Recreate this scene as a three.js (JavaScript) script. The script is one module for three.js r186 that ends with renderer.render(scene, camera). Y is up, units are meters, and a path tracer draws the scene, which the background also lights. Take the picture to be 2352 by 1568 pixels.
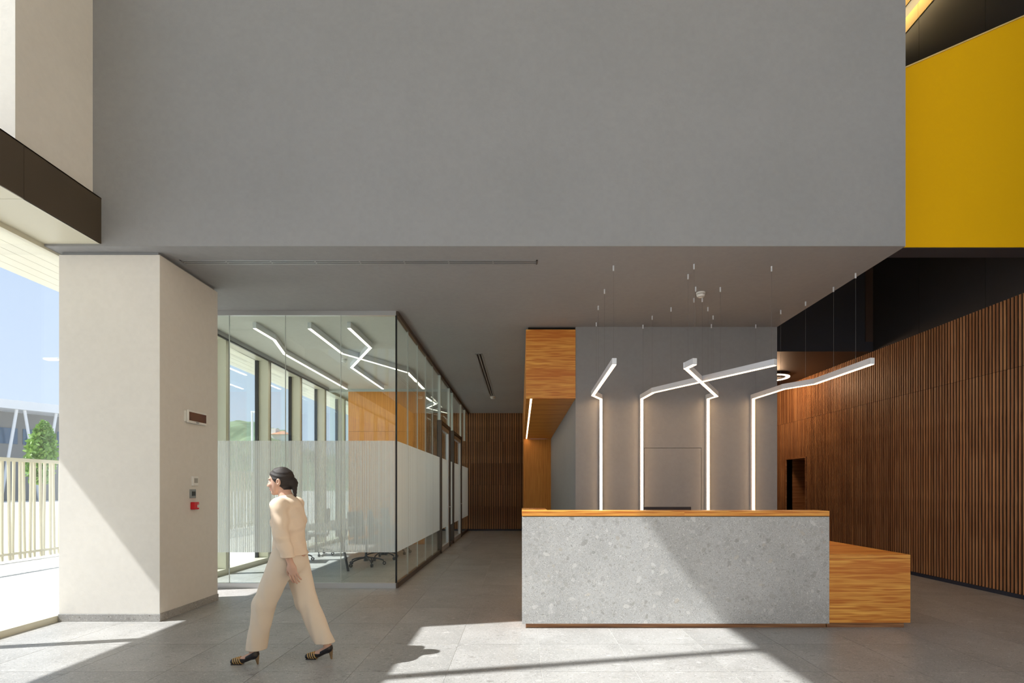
import * as THREE from 'three';
import { RoundedBoxGeometry } from 'three/addons/geometries/RoundedBoxGeometry.js';
import { mergeGeometries } from 'three/addons/utils/BufferGeometryUtils.js';
import { RectAreaLightUniformsLib } from 'three/addons/lights/RectAreaLightUniformsLib.js';

// ------------------------------------------------------------------ camera, sky, sun, exposure
const scene = new THREE.Scene();
const renderer = new THREE.WebGLRenderer({ antialias: true });
renderer.toneMapping = THREE.LinearToneMapping;
renderer.toneMappingExposure = 1.34;
renderer.shadowMap.enabled = true;
renderer.shadowMap.type = THREE.PCFSoftShadowMap;
RectAreaLightUniformsLib.init();

const FOCAL = 1212, VPX = 1196, VPY = 1121, EYE = 1.46;            // lens in pixels of the 2352 x 1568 frame: level camera with a rising front
const camera = new THREE.PerspectiveCamera(2 * Math.atan(784 / FOCAL) * 180 / Math.PI, 1.5, 0.05, 6000);
camera.position.set(0, EYE, 0);
camera.lookAt(0, EYE, -1);
camera.setViewOffset(2352, 1568, 1176 - VPX, 784 - VPY, 2352, 1568);

const SUN = new THREE.Vector3(1, -1.32, -0.22).normalize();         // the way sunlight travels
// clear pale summer sky: hazy near the horizon, bluer overhead, the same all round
{
  const W = 64, H = 256, d = new Float32Array(W * H * 4);
  for (let y = 0, i = 0; y < H; y++) { const e = Math.max(0, Math.sin(((y + 0.5) / H - 0.5) * Math.PI)), t = Math.pow(e, 0.55); for (let x = 0; x < W; x++, i += 4) { d[i] = 0.95 - 0.45 * t; d[i + 1] = 1.06 - 0.36 * t; d[i + 2] = 1.24 - 0.20 * t; d[i + 3] = 1; } }
  const t = new THREE.DataTexture(d, W, H, THREE.RGBAFormat, THREE.FloatType); t.mapping = THREE.EquirectangularReflectionMapping; t.magFilter = THREE.LinearFilter; t.needsUpdate = true;
  scene.background = scene.environment = t;
}
scene.backgroundIntensity = scene.environmentIntensity = 0.70;
const sun = new THREE.DirectionalLight(new THREE.Color().setRGB(1, 0.975, 0.955), 7.4);
sun.name = 'sun';
sun.position.copy(SUN).multiplyScalar(-60);
sun.castShadow = true;
sun.shadow.mapSize.set(4096, 4096);
Object.assign(sun.shadow.camera, { left: -40, right: 40, top: 40, bottom: -40, near: 1, far: 160 });
sun.shadow.radius = 1.2;
scene.add(sun, sun.target);

// ------------------------------------------------------------------ helpers
let seed = 20240611;
const rnd = () => { seed = (seed + 0x6D2B79F5) | 0; let t = Math.imul(seed ^ (seed >>> 15), 1 | seed); t = (t + Math.imul(t ^ (t >>> 7), 61 | t)) ^ t; return ((t ^ (t >>> 14)) >>> 0) / 4294967296; };
const lerp = (a, b, t) => a + (b - a) * t, clamp = (x, a, b) => Math.min(b, Math.max(a, x));
const V = (x, y, z) => new THREE.Vector3(x, y, z);
const at = (px, py, d) => V((px - VPX) * d / FOCAL, EYE - (py - VPY) * d / FOCAL, -d);

const taken = {};
function numbered(n) { const k = taken[n] = (taken[n] ?? -1) + 1; return k ? n + '_' + String(k).padStart(3, '0') : n; }
function shade(m) { m.castShadow = m.receiveShadow = true; return m; }
function tag(o, label, category, group) { o.userData.label = label; o.userData.category = category; if (group) o.userData.group = group; return o; }
function thing(name, label, category, [x, y, z] = [0, 0, 0], group) {
  const g = new THREE.Group(); g.name = numbered(name); g.position.set(x, y, z); scene.add(g);
  return tag(g, label, category, group);
}
function structure(name, label, category, pos) { const g = thing(name, label, category, pos); g.userData.kind = 'structure'; return g; }
// geometry given in world axes becomes a named part of a thing
function part(parent, name, geometry, material, label) {
  const g = Array.isArray(geometry) ? merge(geometry) : geometry;
  const p = V(0, 0, 0); for (let o = parent; o && o !== scene; o = o.parent) p.add(o.position);
  if (p.lengthSq()) g.translate(-p.x, -p.y, -p.z);
  return local(parent, name, g, material, label);
}
// geometry given in the thing's own axes
function local(parent, name, geometry, material, label) {
  const m = shade(new THREE.Mesh(Array.isArray(geometry) ? merge(geometry) : geometry, material)); m.name = name;
  if (label) m.userData.label = label;
  parent.add(m); return m;
}
function solid(name, label, category, geometry, material) {           // a structure of one mesh
  const m = shade(new THREE.Mesh(Array.isArray(geometry) ? merge(geometry) : geometry, material)); m.name = numbered(name); scene.add(m);
  tag(m, label, category); m.userData.kind = 'structure'; return m;
}
function copyOf(o, label) { const c = o.clone(); c.name = numbered(o.name.replace(/_\d{3}$/, '')); c.userData = { ...o.userData }; if (label) c.userData.label = label; scene.add(c); return c; }
function merge(list) { return mergeGeometries(list.map((g) => { const n = g.index ? g.toNonIndexed() : g; for (const k of Object.keys(n.attributes)) if (!['position', 'normal', 'uv'].includes(k)) n.deleteAttribute(k); return n; }), false); }
// uv in metres by the way a face points; turned = grain along the other axis; ox, oy shift the pattern
function metric(g, turned = false, ox = 0, oy = 0) {
  const p = g.attributes.position, n = g.attributes.normal, uv = new Float32Array(p.count * 2);
  for (let i = 0; i < p.count; i++) {
    const ax = Math.abs(n.getX(i)), ay = Math.abs(n.getY(i)), az = Math.abs(n.getZ(i));
    let u, v;
    if (ax >= ay && ax >= az) { u = p.getZ(i); v = p.getY(i); } else if (ay >= az) { u = p.getX(i); v = p.getZ(i); } else { u = p.getX(i); v = p.getY(i); }
    if (turned) [u, v] = [v, u];
    uv[i * 2] = u + ox; uv[i * 2 + 1] = v + oy;
  }
  g.setAttribute('uv', new THREE.BufferAttribute(uv, 2)); return g;
}
// a box from x0 to x1, y0 to y1, and at distances d0 to d1 in front of the lens plane
function B(x0, x1, y0, y1, d0, d1, o = {}) {
  const w = Math.abs(x1 - x0), h = Math.abs(y1 - y0), d = Math.abs(d1 - d0);
  const g = o.r ? new RoundedBoxGeometry(w, h, d, 2, Math.min(o.r, w / 2.01, h / 2.01, d / 2.01)) : new THREE.BoxGeometry(w, h, d);
  g.translate((x0 + x1) / 2, (y0 + y1) / 2, -(d0 + d1) / 2);
  return metric(g, o.turned, o.ox, o.oy);
}
function cyl(r0, r1, h, n = 20) { return metric(new THREE.CylinderGeometry(r1, r0, h, n)); }       // r0 below, r1 above
function rod(a, b, r, n = 8, r1 = r) {
  const d = b.clone().sub(a), g = new THREE.CylinderGeometry(r1, r, d.length(), n);
  g.applyQuaternion(new THREE.Quaternion().setFromUnitVectors(V(0, 1, 0), d.clone().normalize())); const m = a.clone().add(b).multiplyScalar(0.5);
  return metric(g.translate(m.x, m.y, m.z));
}
function tube(points, r, n = 24, k = 8) { return metric(new THREE.TubeGeometry(new THREE.CatmullRomCurve3(points), n, r, k, false)); }
// a bar of width w and height h along a to b (level), its top at the points' height + up
function bar(a, b, w, y0, y1, ext = 0, z0 = 0) {
  const d = b.clone().sub(a); d.y = 0; const L = d.length(), u = d.normalize();
  const g = new THREE.BoxGeometry(L + 2 * ext, y1 - y0, w);
  g.applyMatrix4(new THREE.Matrix4().makeBasis(u, V(0, 1, 0), V(0, 0, 0).crossVectors(u, V(0, 1, 0))));
  return metric(g.translate((a.x + b.x) / 2, (y0 + y1) / 2, (a.z + b.z) / 2));
}
function downLight(name, a, b, w, y, color, nits) {                   // an area light facing the floor along a to b
  const d = b.clone().sub(a); d.y = 0; const L = d.length(), u = d.normalize(), z = V(0, 1, 0);
  const l = new THREE.RectAreaLight(color, nits, L, w); l.name = name;
  l.quaternion.setFromRotationMatrix(new THREE.Matrix4().makeBasis(u, V(0, 0, 0).crossVectors(z, u), z));
  l.position.set((a.x + b.x) / 2, y, (a.z + b.z) / 2); scene.add(l); return l;
}

const longest = (p) => { let b = 0; for (let k = 0; k + 1 < p.length; k++) if (p[k].distanceTo(p[k + 1]) > p[b].distanceTo(p[b + 1])) b = k; return b; };

// ------------------------------------------------------------------ computed textures
function hash(x, y, s) { let h = Math.imul(x, 374761393) ^ Math.imul(y, 668265263) ^ Math.imul(s, 1442695041); h = Math.imul(h ^ (h >>> 13), 1274126177); return ((h ^ (h >>> 16)) >>> 0) / 4294967296; }
function noise2(x, y, px, py, s) {                                     // value noise that repeats after px, py cells
  const ix = Math.floor(x), iy = Math.floor(y), fx = x - ix, fy = y - iy, u = fx * fx * (3 - 2 * fx), v = fy * fy * (3 - 2 * fy), m = (a, n) => ((a % n) + n) % n;
  const a = hash(m(ix, px), m(iy, py), s), b = hash(m(ix + 1, px), m(iy, py), s), c = hash(m(ix, px), m(iy + 1, py), s), d = hash(m(ix + 1, px), m(iy + 1, py), s);
  return lerp(lerp(a, b, u), lerp(c, d, u), v);
}
function fbm(u, v, fx, fy, oct, s) { let t = 0, a = 0.5, n = 0; for (let i = 0; i < oct; i++) { t += a * noise2(u * fx, v * fy, fx, fy, s + i); n += a; a *= 0.5; fx *= 2; fy *= 2; } return t / n; }
function dataTexture(w, h, fn, size, srgb = true) {                    // fn(u, v) gives [r, g, b] in 0..255; size = metres covered [x, y]
  const d = new Uint8Array(w * h * 4);
  for (let y = 0, i = 0; y < h; y++) for (let x = 0; x < w; x++, i += 4) { const c = fn((x + 0.5) / w, (y + 0.5) / h); d[i] = clamp(c[0], 0, 255); d[i + 1] = clamp(c[1], 0, 255); d[i + 2] = clamp(c[2], 0, 255); d[i + 3] = c[3] ?? 255; }
  return dress(new THREE.DataTexture(d, w, h), size, srgb);
}
function dress(t, size, srgb = true) {
  t.wrapS = t.wrapT = THREE.RepeatWrapping; t.magFilter = THREE.LinearFilter; t.minFilter = THREE.LinearMipmapLinearFilter; t.generateMipmaps = true;
  if (srgb) t.colorSpace = THREE.SRGBColorSpace; t.repeat.set(1 / size[0], 1 / size[1]); t.needsUpdate = true; return t;
}
// conglomerate stone: a mid grey ground packed with pale and dark broken pebbles
function conglomerate(W, H, size, base, chips, big, long, fine) {
  const c = document.createElement('canvas'); c.width = W; c.height = H; const x = c.getContext('2d');
  const img = x.createImageData(W, H);
  for (let j = 0, i = 0; j < H; j++) for (let k = 0; k < W; k++, i += 4) {
    const n = fbm(k / W, j / H, 8, Math.max(2, Math.round(8 * H / W)), 5, 3) - 0.5, g = hash(k, j, 7) - 0.5;
    for (let q = 0; q < 3; q++) img.data[i + q] = base[q] + n * 34 + g * 16; img.data[i + 3] = 255;
  }
  x.putImageData(img, 0, 0);
  const ppm = W / size[0];
  const pebble = (r, tone, alpha, stretch) => {
    const cx = rnd() * W, cy = rnd() * H, n = 5 + Math.floor(rnd() * 4), a0 = rnd() * 6.28, turn = long ? (rnd() - 0.5) * 0.9 : rnd() * 6.28, pts = [];
    for (let i = 0; i < n; i++) { const a = a0 + i / n * 6.283, q = r * (0.65 + rnd() * 0.5), ex = Math.cos(a) * q * stretch, ey = Math.sin(a) * q; pts.push([ex * Math.cos(turn) - ey * Math.sin(turn), ex * Math.sin(turn) + ey * Math.cos(turn)]); }
    for (const [ox, oy] of [[0, 0], [W, 0], [-W, 0], [0, H], [0, -H]]) {
      if (cx + ox < -80 || cx + ox > W + 80 || cy + oy < -80 || cy + oy > H + 80) continue;
      x.beginPath(); pts.forEach(([px, py], i) => i ? x.lineTo(cx + ox + px, cy + oy + py) : x.moveTo(cx + ox + px, cy + oy + py)); x.closePath();
      x.fillStyle = `rgba(${tone.join(',')},${alpha})`; x.fill();
    }
  };
  const area = size[0] * size[1];
  const grey = (lo, hi, warm = 0) => { const v = lerp(lo, hi, rnd()); return [Math.round(v + warm), Math.round(v), Math.round(v - warm * 1.6)]; };
  for (let i = 0; i < area * chips; i++) { const k = rnd(); pebble((fine + rnd() * fine * 2) * ppm, k < 0.42 ? grey(base[0] + 14, base[0] + 52, 2) : k < 0.8 ? grey(base[0] - 74, base[0] - 12, 3) : grey(base[0] - 20, base[0] + 20, 6), 0.45 + rnd() * 0.45, 1 + rnd() * 1.4); }
  for (let i = 0; i < area * big; i++) { const k = rnd(), r = (0.006 + Math.pow(rnd(), 2.6) * 0.02) * ppm; const t = k < 0.6 ? grey(base[0] + 10, base[0] + 44, 2) : k < 0.9 ? grey(base[0] - 52, base[0] - 14, 3) : grey(base[0] - 20, base[0] + 20, 9); pebble(r * 1.06, grey(base[0] - 40, base[0] - 20, 2), 0.3, 1.3); seed ^= 0; pebble(r, t, 0.48, 1 + rnd()); }
  return dress(new THREE.CanvasTexture(c), size);
}
const deskStoneTex = conglomerate(2048, 1024, [3.3, 1.65], [188, 188, 187], 15000, 150, false, 0.0011);
const floorStoneTex = conglomerate(2048, 2048, [3, 3], [162, 160, 157], 4200, 70, true, 0.0016);
// veneer: long drifting grain with darker pores; along u
function veneer(light, dark, size, s, contrast = 1) {
  return dataTexture(1024, 1024, (u, v) => {
    const drift = fbm(u, v, 2, 5, 3, s) * 0.9, line = fbm(u, v + drift * 0.05, 3, 60, 3, s + 10), fine = fbm(u, v, 10, 300, 2, s + 20), band = fbm(u, v + drift * 0.1, 1, 12, 2, s + 30);
    const pore = Math.pow(clamp(fbm(u, v + drift * 0.04, 4, 44, 2, s + 40) * 2 - 0.98, 0, 1), 1.2);
    const t = clamp(0.5 + ((line - 0.5) * 0.9 + (fine - 0.5) * 0.45 + (band - 0.5) * 0.8) * contrast - pore * 1.1 * contrast, 0, 1);
    return [0, 1, 2].map((i) => lerp(dark[i], light[i], t));
  }, size);
}
const oakTex = veneer([255, 196, 96], [206, 118, 40], [1.1, 0.62], 5);
const oakFineTex = veneer([244, 176, 84], [200, 126, 50], [1.6, 0.6], 60, 0.7);
const walnutTex = veneer([218, 168, 120], [154, 106, 70], [1.2, 0.4], 90, 0.9);
const plasterTex = (c, s) => dataTexture(512, 512, (u, v) => { const n = (fbm(u, v, 3, 3, 4, s) - 0.5) * 9 + (fbm(u, v, 60, 60, 2, s + 9) - 0.5) * 5; return c.map((x) => x + n); }, [2.7, 2.7]);
const grainBump = dataTexture(512, 512, (u, v) => { const n = fbm(u, v, 90, 90, 3, 77) * 255; return [n, n, n]; }, [1.5, 1.5], false);
const fluteTex = dataTexture(64, 8, (u) => { const k = u * 4 % 1, n = k < 0.16 ? 20 : 235; return [n, n, n]; }, [0.1, 0.1], false);
// frosted film: upright bars of unequal strength, printed on the glass
const bars = []; { let x = 0; while (x < 1024) { const w = 10 + Math.floor(rnd() * 14), a = bars.length % 2 ? 150 + rnd() * 34 : 226 + rnd() * 26; bars.push([x, x + w, a]); x += w; } }
const filmTex = dataTexture(1024, 4, (u) => { const k = bars.find((b) => u * 1024 < b[1]) ?? bars[0]; return [k[2], k[2], k[2]]; }, [0.82, 1], false);

// ------------------------------------------------------------------ materials
const std = (o) => new THREE.MeshStandardMaterial(o), phy = (o) => new THREE.MeshPhysicalMaterial(o), rgb = (r, g, b) => new THREE.Color().setRGB(r, g, b);
const M = {
  greyPlaster: std({ map: plasterTex([150, 150, 151], 11), roughness: 0.75, bumpMap: grainBump, bumpScale: 0.0006 }),
  cream: std({ map: plasterTex([225, 221, 214], 23), roughness: 0.8, bumpMap: grainBump, bumpScale: 0.0005 }),
  paleCeiling: std({ map: plasterTex([206, 206, 198], 37), roughness: 0.8 }),
  whitePaint: std({ color: rgb(0.72, 0.71, 0.67), roughness: 0.8 }),
  ceilingCream: std({ color: rgb(0.74, 0.72, 0.62), roughness: 0.45 }),
  bronze: std({ color: rgb(0.10, 0.075, 0.05), roughness: 0.42, metalness: 0.35 }),
  creamMetal: std({ color: rgb(0.66, 0.63, 0.50), roughness: 0.35 }),
  navy: std({ color: rgb(0.032, 0.036, 0.050), roughness: 0.6 }),
  darkPanel: std({ color: rgb(0.036, 0.036, 0.040), roughness: 0.45 }),
  yellow: phy({ color: rgb(0.95, 0.52, 0.002), roughness: 0.85, specularIntensity: 0.4 }),
  gold: std({ color: rgb(0.80, 0.58, 0.22), roughness: 0.5 }),  // on the upper band, yellow light is put into the wall colour
  darkBrownCeiling: std({ color: rgb(0.016, 0.011, 0.010), roughness: 0.55 }),
  brownStrip: std({ color: rgb(0.07, 0.045, 0.035), roughness: 0.5 }),
  tile: std({ map: floorStoneTex, roughness: 0.38, bumpMap: grainBump, bumpScale: 0.0002 }),
  grout: std({ color: rgb(0.60, 0.58, 0.55), roughness: 0.9 }),
  deskStone: std({ map: deskStoneTex, roughness: 0.5 }),
  plinthStone: std({ map: floorStoneTex, roughness: 0.5 }),
  oak: std({ map: oakTex, roughness: 0.42 }),
  oakFine: std({ map: oakFineTex, roughness: 0.5 }),
  oakFluted: std({ map: oakFineTex, roughness: 0.5, bumpMap: fluteTex, bumpScale: 0.004 }),
  walnut: std({ map: walnutTex, roughness: 0.5 }),
  walnutPale: std({ map: walnutTex, color: rgb(1.15, 1.12, 1.05), roughness: 0.5 }),
  walnutDeep: std({ map: walnutTex, color: rgb(0.86, 0.82, 0.78), roughness: 0.5 }),
  blackFelt: std({ color: rgb(0.012, 0.010, 0.009), roughness: 0.95 }),
  blackMetal: std({ color: rgb(0.012, 0.013, 0.016), roughness: 0.4, metalness: 0.2 }),
  darkBase: std({ color: rgb(0.03, 0.04, 0.07), roughness: 0.5 }),
  aluminium: std({ color: rgb(0.62, 0.63, 0.64), roughness: 0.38, metalness: 0.65 }),
  greyFrame: std({ color: rgb(0.34, 0.35, 0.36), roughness: 0.45, metalness: 0.3 }),
  brownFrame: std({ color: rgb(0.10, 0.075, 0.06), roughness: 0.45, metalness: 0.2 }),
  whiteProfile: std({ color: rgb(0.74, 0.76, 0.80), roughness: 0.4 }),
  wire: std({ color: rgb(0.22, 0.21, 0.20), roughness: 0.4, metalness: 0.6 }),
  steel: std({ color: rgb(0.7, 0.7, 0.7), roughness: 0.3, metalness: 0.9 }),
  glass: phy({ color: rgb(0.945, 0.985, 0.965), roughness: 0, transmission: 1, thickness: 0, ior: 1.5 }),
  clearGlass: phy({ color: rgb(0.965, 0.985, 0.99), roughness: 0, transmission: 1, thickness: 0, ior: 1.5 }),
  film: phy({ color: rgb(0.92, 0.97, 0.97), roughness: 1, transmission: 0.55, thickness: 0, transparent: true, alphaMap: filmTex, side: THREE.DoubleSide }),
  seal: std({ color: rgb(0.55, 0.60, 0.58), roughness: 0.4 }),
  blackSeal: std({ color: rgb(0.01, 0.012, 0.012), roughness: 0.5 }),
  whitePlastic: std({ color: rgb(0.80, 0.79, 0.75), roughness: 0.4 }),
  redScreen: phy({ color: rgb(0.075, 0.008, 0.012), roughness: 0.2, clearcoat: 1 }),
  redPlastic: std({ color: rgb(0.62, 0.012, 0.022), roughness: 0.35 }),
  greyPlastic: std({ color: rgb(0.25, 0.28, 0.29), roughness: 0.45 }),
  palegreyPlastic: std({ color: rgb(0.40, 0.39, 0.36), roughness: 0.5 }),
  blackPlastic: std({ color: rgb(0.015, 0.015, 0.017), roughness: 0.35 }),
  tableWhite: std({ color: rgb(0.78, 0.78, 0.77), roughness: 0.4 }),
  chairFabric: std({ color: rgb(0.16, 0.17, 0.18), roughness: 0.95 }),
  paving: std({ color: rgb(0.66, 0.63, 0.58), roughness: 0.9 }),
  fence: std({ color: rgb(0.68, 0.63, 0.47), roughness: 0.6 }),
  concrete: std({ color: rgb(0.30, 0.30, 0.29), roughness: 0.9 }),
  roofWhite: std({ color: rgb(0.75, 0.76, 0.76), roughness: 0.7 }),
  skyWindow: phy({ color: rgb(0.10, 0.16, 0.24), roughness: 0.05, metalness: 0.0, clearcoat: 1 }),
  leaf: phy({ color: rgb(0.20, 0.36, 0.09), roughness: 0.7, transmission: 0.3, thickness: 0, side: THREE.DoubleSide }),
  bark: std({ color: rgb(0.16, 0.12, 0.09), roughness: 0.95 }),
  hillGreen: std({ vertexColors: true, roughness: 1 }),
  hillForest: std({ color: rgb(0.13, 0.18, 0.14), roughness: 1 }),
  ochre: std({ color: rgb(0.74, 0.54, 0.31), roughness: 0.9 }),
  houseWhite: std({ color: rgb(0.78, 0.76, 0.72), roughness: 0.9 }),
  houseRoof: std({ color: rgb(0.45, 0.22, 0.14), roughness: 0.9 }),
};
const LED = new THREE.Color().setRGB(1, 0.63, 0.33), COOL = new THREE.Color().setRGB(1, 0.90, 0.76);
const glow = (c, k) => std({ color: rgb(0.9, 0.88, 0.84), roughness: 0.6, emissive: c, emissiveIntensity: k });
M.ledWarm = glow(LED, 7); M.ledRoom = glow(COOL, 3.5); M.ledStrip = glow(new THREE.Color().setRGB(1, 0.74, 0.45), 3.0); M.ledRing = glow(new THREE.Color().setRGB(1, 0.72, 0.5), 3.2);

// ------------------------------------------------------------------ the plan (metres; D = distance in front of the camera)
const CEIL = 4.05, TOP = 9.75, WALL_D = 5.646, COL_D = 5.783, BLOCK_D = 8.474, BLOCK_L = 0.881, BLOCK_R = 4.118, RIGHT_X = 6.593, GLASS_D = 7.727, GLASS_X = -1.823, REAR_D = 18.2, FACADE_X = -5.0, LOBBY_BACK = -8;

// ---- floor: stone tiles on a pale bed
{
  const floor = structure('floor', 'grey terrazzo stone tile floor with thin pale joints', 'floor', [0, 0, 0]);
  part(floor, 'bed', B(-5.3, RIGHT_X + 0.2, -0.2, -0.003, LOBBY_BACK - 0.3, REAR_D + 0.3), M.grout);
  const T = 0.75, J = 0.0022, X0 = 1.667 - 9 * T, D0 = 4.203, shapes = new Map();
  const tileShape = (w, d, k) => {
    const key = w.toFixed(3) + d.toFixed(3) + k;
    if (!shapes.has(key)) { const g = new THREE.BoxGeometry(w, 0.012, d).translate(0, -0.006, 0); metric(g, false, (k % 4) * T + 0.37, Math.floor(k / 4) * T + 0.37); shapes.set(key, g); }
    return shapes.get(key);
  };
  const rest = [];
  for (let i = 0; i < 16; i++) for (let j = -16; j < 19; j++) {
    const x0 = X0 + i * T, x1 = Math.min(x0 + T, RIGHT_X + 0.02), d0 = D0 + j * T, d1 = d0 + T;
    if (d1 < LOBBY_BACK || d0 > REAR_D + 0.1) continue;
    const k = Math.floor(hash(i, j + 40, 5) * 16), w = x1 - x0 - 2 * J, d = T - 2 * J, g = tileShape(w, d, k), hidden = x0 > BLOCK_L - 0.1 && x1 < BLOCK_R + 0.1 && d0 > BLOCK_D;
    if (d0 < 3.4 || d0 > 13.5 || hidden || (x1 > 5 && d0 < 6)) { rest.push(g.clone().translate((x0 + x1) / 2, 0, -(d0 + d1) / 2)); continue; }
    const m = local(floor, 'tile', g, M.tile); m.position.set((x0 + x1) / 2, 0, -(d0 + d1) / 2);
  }
  const r = part(floor, 'tile_field', rest, M.tile); r.userData.kind = 'stuff';
}
// ---- the tall grey volume above the entrance to the reception
solid('wall_front', 'tall plain grey plaster wall above the reception soffit', 'wall', B(-5.2, BLOCK_R, CEIL, TOP, WALL_D, WALL_D + 0.22), M.greyPlaster);
solid('wall_void', 'grey plaster end of the upper volume beside the yellow parapet', 'wall', B(BLOCK_R - 0.2, BLOCK_R, CEIL, TOP, WALL_D + 0.22, 9.9), M.greyPlaster);
solid('ceiling', 'flat grey plaster soffit over the reception and corridor', 'ceiling', [B(-5.2, BLOCK_R - 0.2, CEIL, CEIL + 0.12, WALL_D + 0.22, GLASS_D), B(GLASS_X, BLOCK_R - 0.2, CEIL, CEIL + 0.12, GLASS_D, REAR_D + 0.2)], M.greyPlaster);
solid('ceiling_meeting', 'pale ceiling inside the glass meeting room', 'ceiling', B(-5.2, GLASS_X, CEIL, CEIL + 0.12, GLASS_D, REAR_D + 0.2), M.paleCeiling);
// ---- block behind the desk
{
  const w = structure('wall_reception', 'taupe grey plaster wall behind the reception desk with flush door', 'wall', [BLOCK_L, 0, -BLOCK_D]);
  const x0 = 1.979, x1 = 2.905, h = 2.11;
  part(w, 'wall_panel', [B(BLOCK_L, x0, 0, CEIL, BLOCK_D, BLOCK_D + 0.15), B(x1, BLOCK_R, 0, CEIL, BLOCK_D, BLOCK_D + 0.15), B(x0, x1, h, CEIL, BLOCK_D, BLOCK_D + 0.15)], M.greyPlaster);
  part(w, 'gap_backing', B(x0, x1, 0, h, BLOCK_D + 0.13, BLOCK_D + 0.15), M.blackFelt);
  const d = structure('door_1', 'flush grey concealed door in the wall behind the reception desk', 'door', [(x0 + x1) / 2, 0, -BLOCK_D]);
  part(d, 'door_leaf', B(x0 + 0.006, x1 - 0.006, 0.004, h - 0.006, BLOCK_D + 0.002, BLOCK_D + 0.05), M.greyPlaster);
  solid('wall_niche', 'pale grey plaster side wall under the oak bulkhead', 'wall', B(BLOCK_L, BLOCK_L + 0.15, 0, CEIL, BLOCK_D + 0.15, REAR_D), M.greyPlaster);
  solid('wall_passage', 'grey side of the reception block facing the slatted wall', 'wall', B(BLOCK_R - 0.15, BLOCK_R, 0, CEIL, BLOCK_D + 0.15, REAR_D), M.greyPlaster);
}
// ---- oak bulkhead over the niche
{
  const b = thing('oak_bulkhead', 'hanging oak veneer bulkhead box with light line beside the grey wall', 'bulkhead', [0.48, 2.9, -BLOCK_D]);
  part(b, 'front_panel', B(0.084, BLOCK_L - 0.002, 2.90, 4.005, BLOCK_D - 0.012, BLOCK_D + 0.02, { r: 0.002 }), M.oak);
  part(b, 'side_panel', B(0.084, 0.104, 2.90, 4.005, BLOCK_D + 0.02, 15.39), M.oak);
  part(b, 'soffit_panel', [B(0.104, 0.150, 2.90, 2.92, BLOCK_D + 0.02, 15.39), B(0.185, BLOCK_L - 0.002, 2.90, 2.92, BLOCK_D + 0.02, 15.39)], M.oak);
  part(b, 'top_filler', B(0.12, BLOCK_L - 0.002, 4.005, CEIL - 0.001, BLOCK_D + 0.03, 15.39), M.blackFelt);
  const s = part(b, 'light_strip', B(0.150, 0.185, 2.903, 2.915, BLOCK_D + 0.02, 15.38), M.ledStrip, 'glowing linear light strip');
  part(b, 'light_channel', B(0.150, 0.185, 2.915, 2.93, BLOCK_D + 0.02, 15.38), M.blackFelt);
  downLight('bulkhead_strip_light', V(0.1675, 0, -BLOCK_D - 0.05), V(0.1675, 0, -15.35), 0.03, 2.899, LED, 8);
  const p = structure('wall_oak', 'vertical grain oak panel closing the niche under the bulkhead', 'wall', [0.48, 0, -15.4]);
  part(p, 'oak_panel', [B(0.084, BLOCK_L, 0, 2.9, 15.4, 15.44, { turned: true }), B(0.084, 0.12, 0, CEIL, 15.44, REAR_D, { turned: true })], M.oakFine);
}
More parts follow.
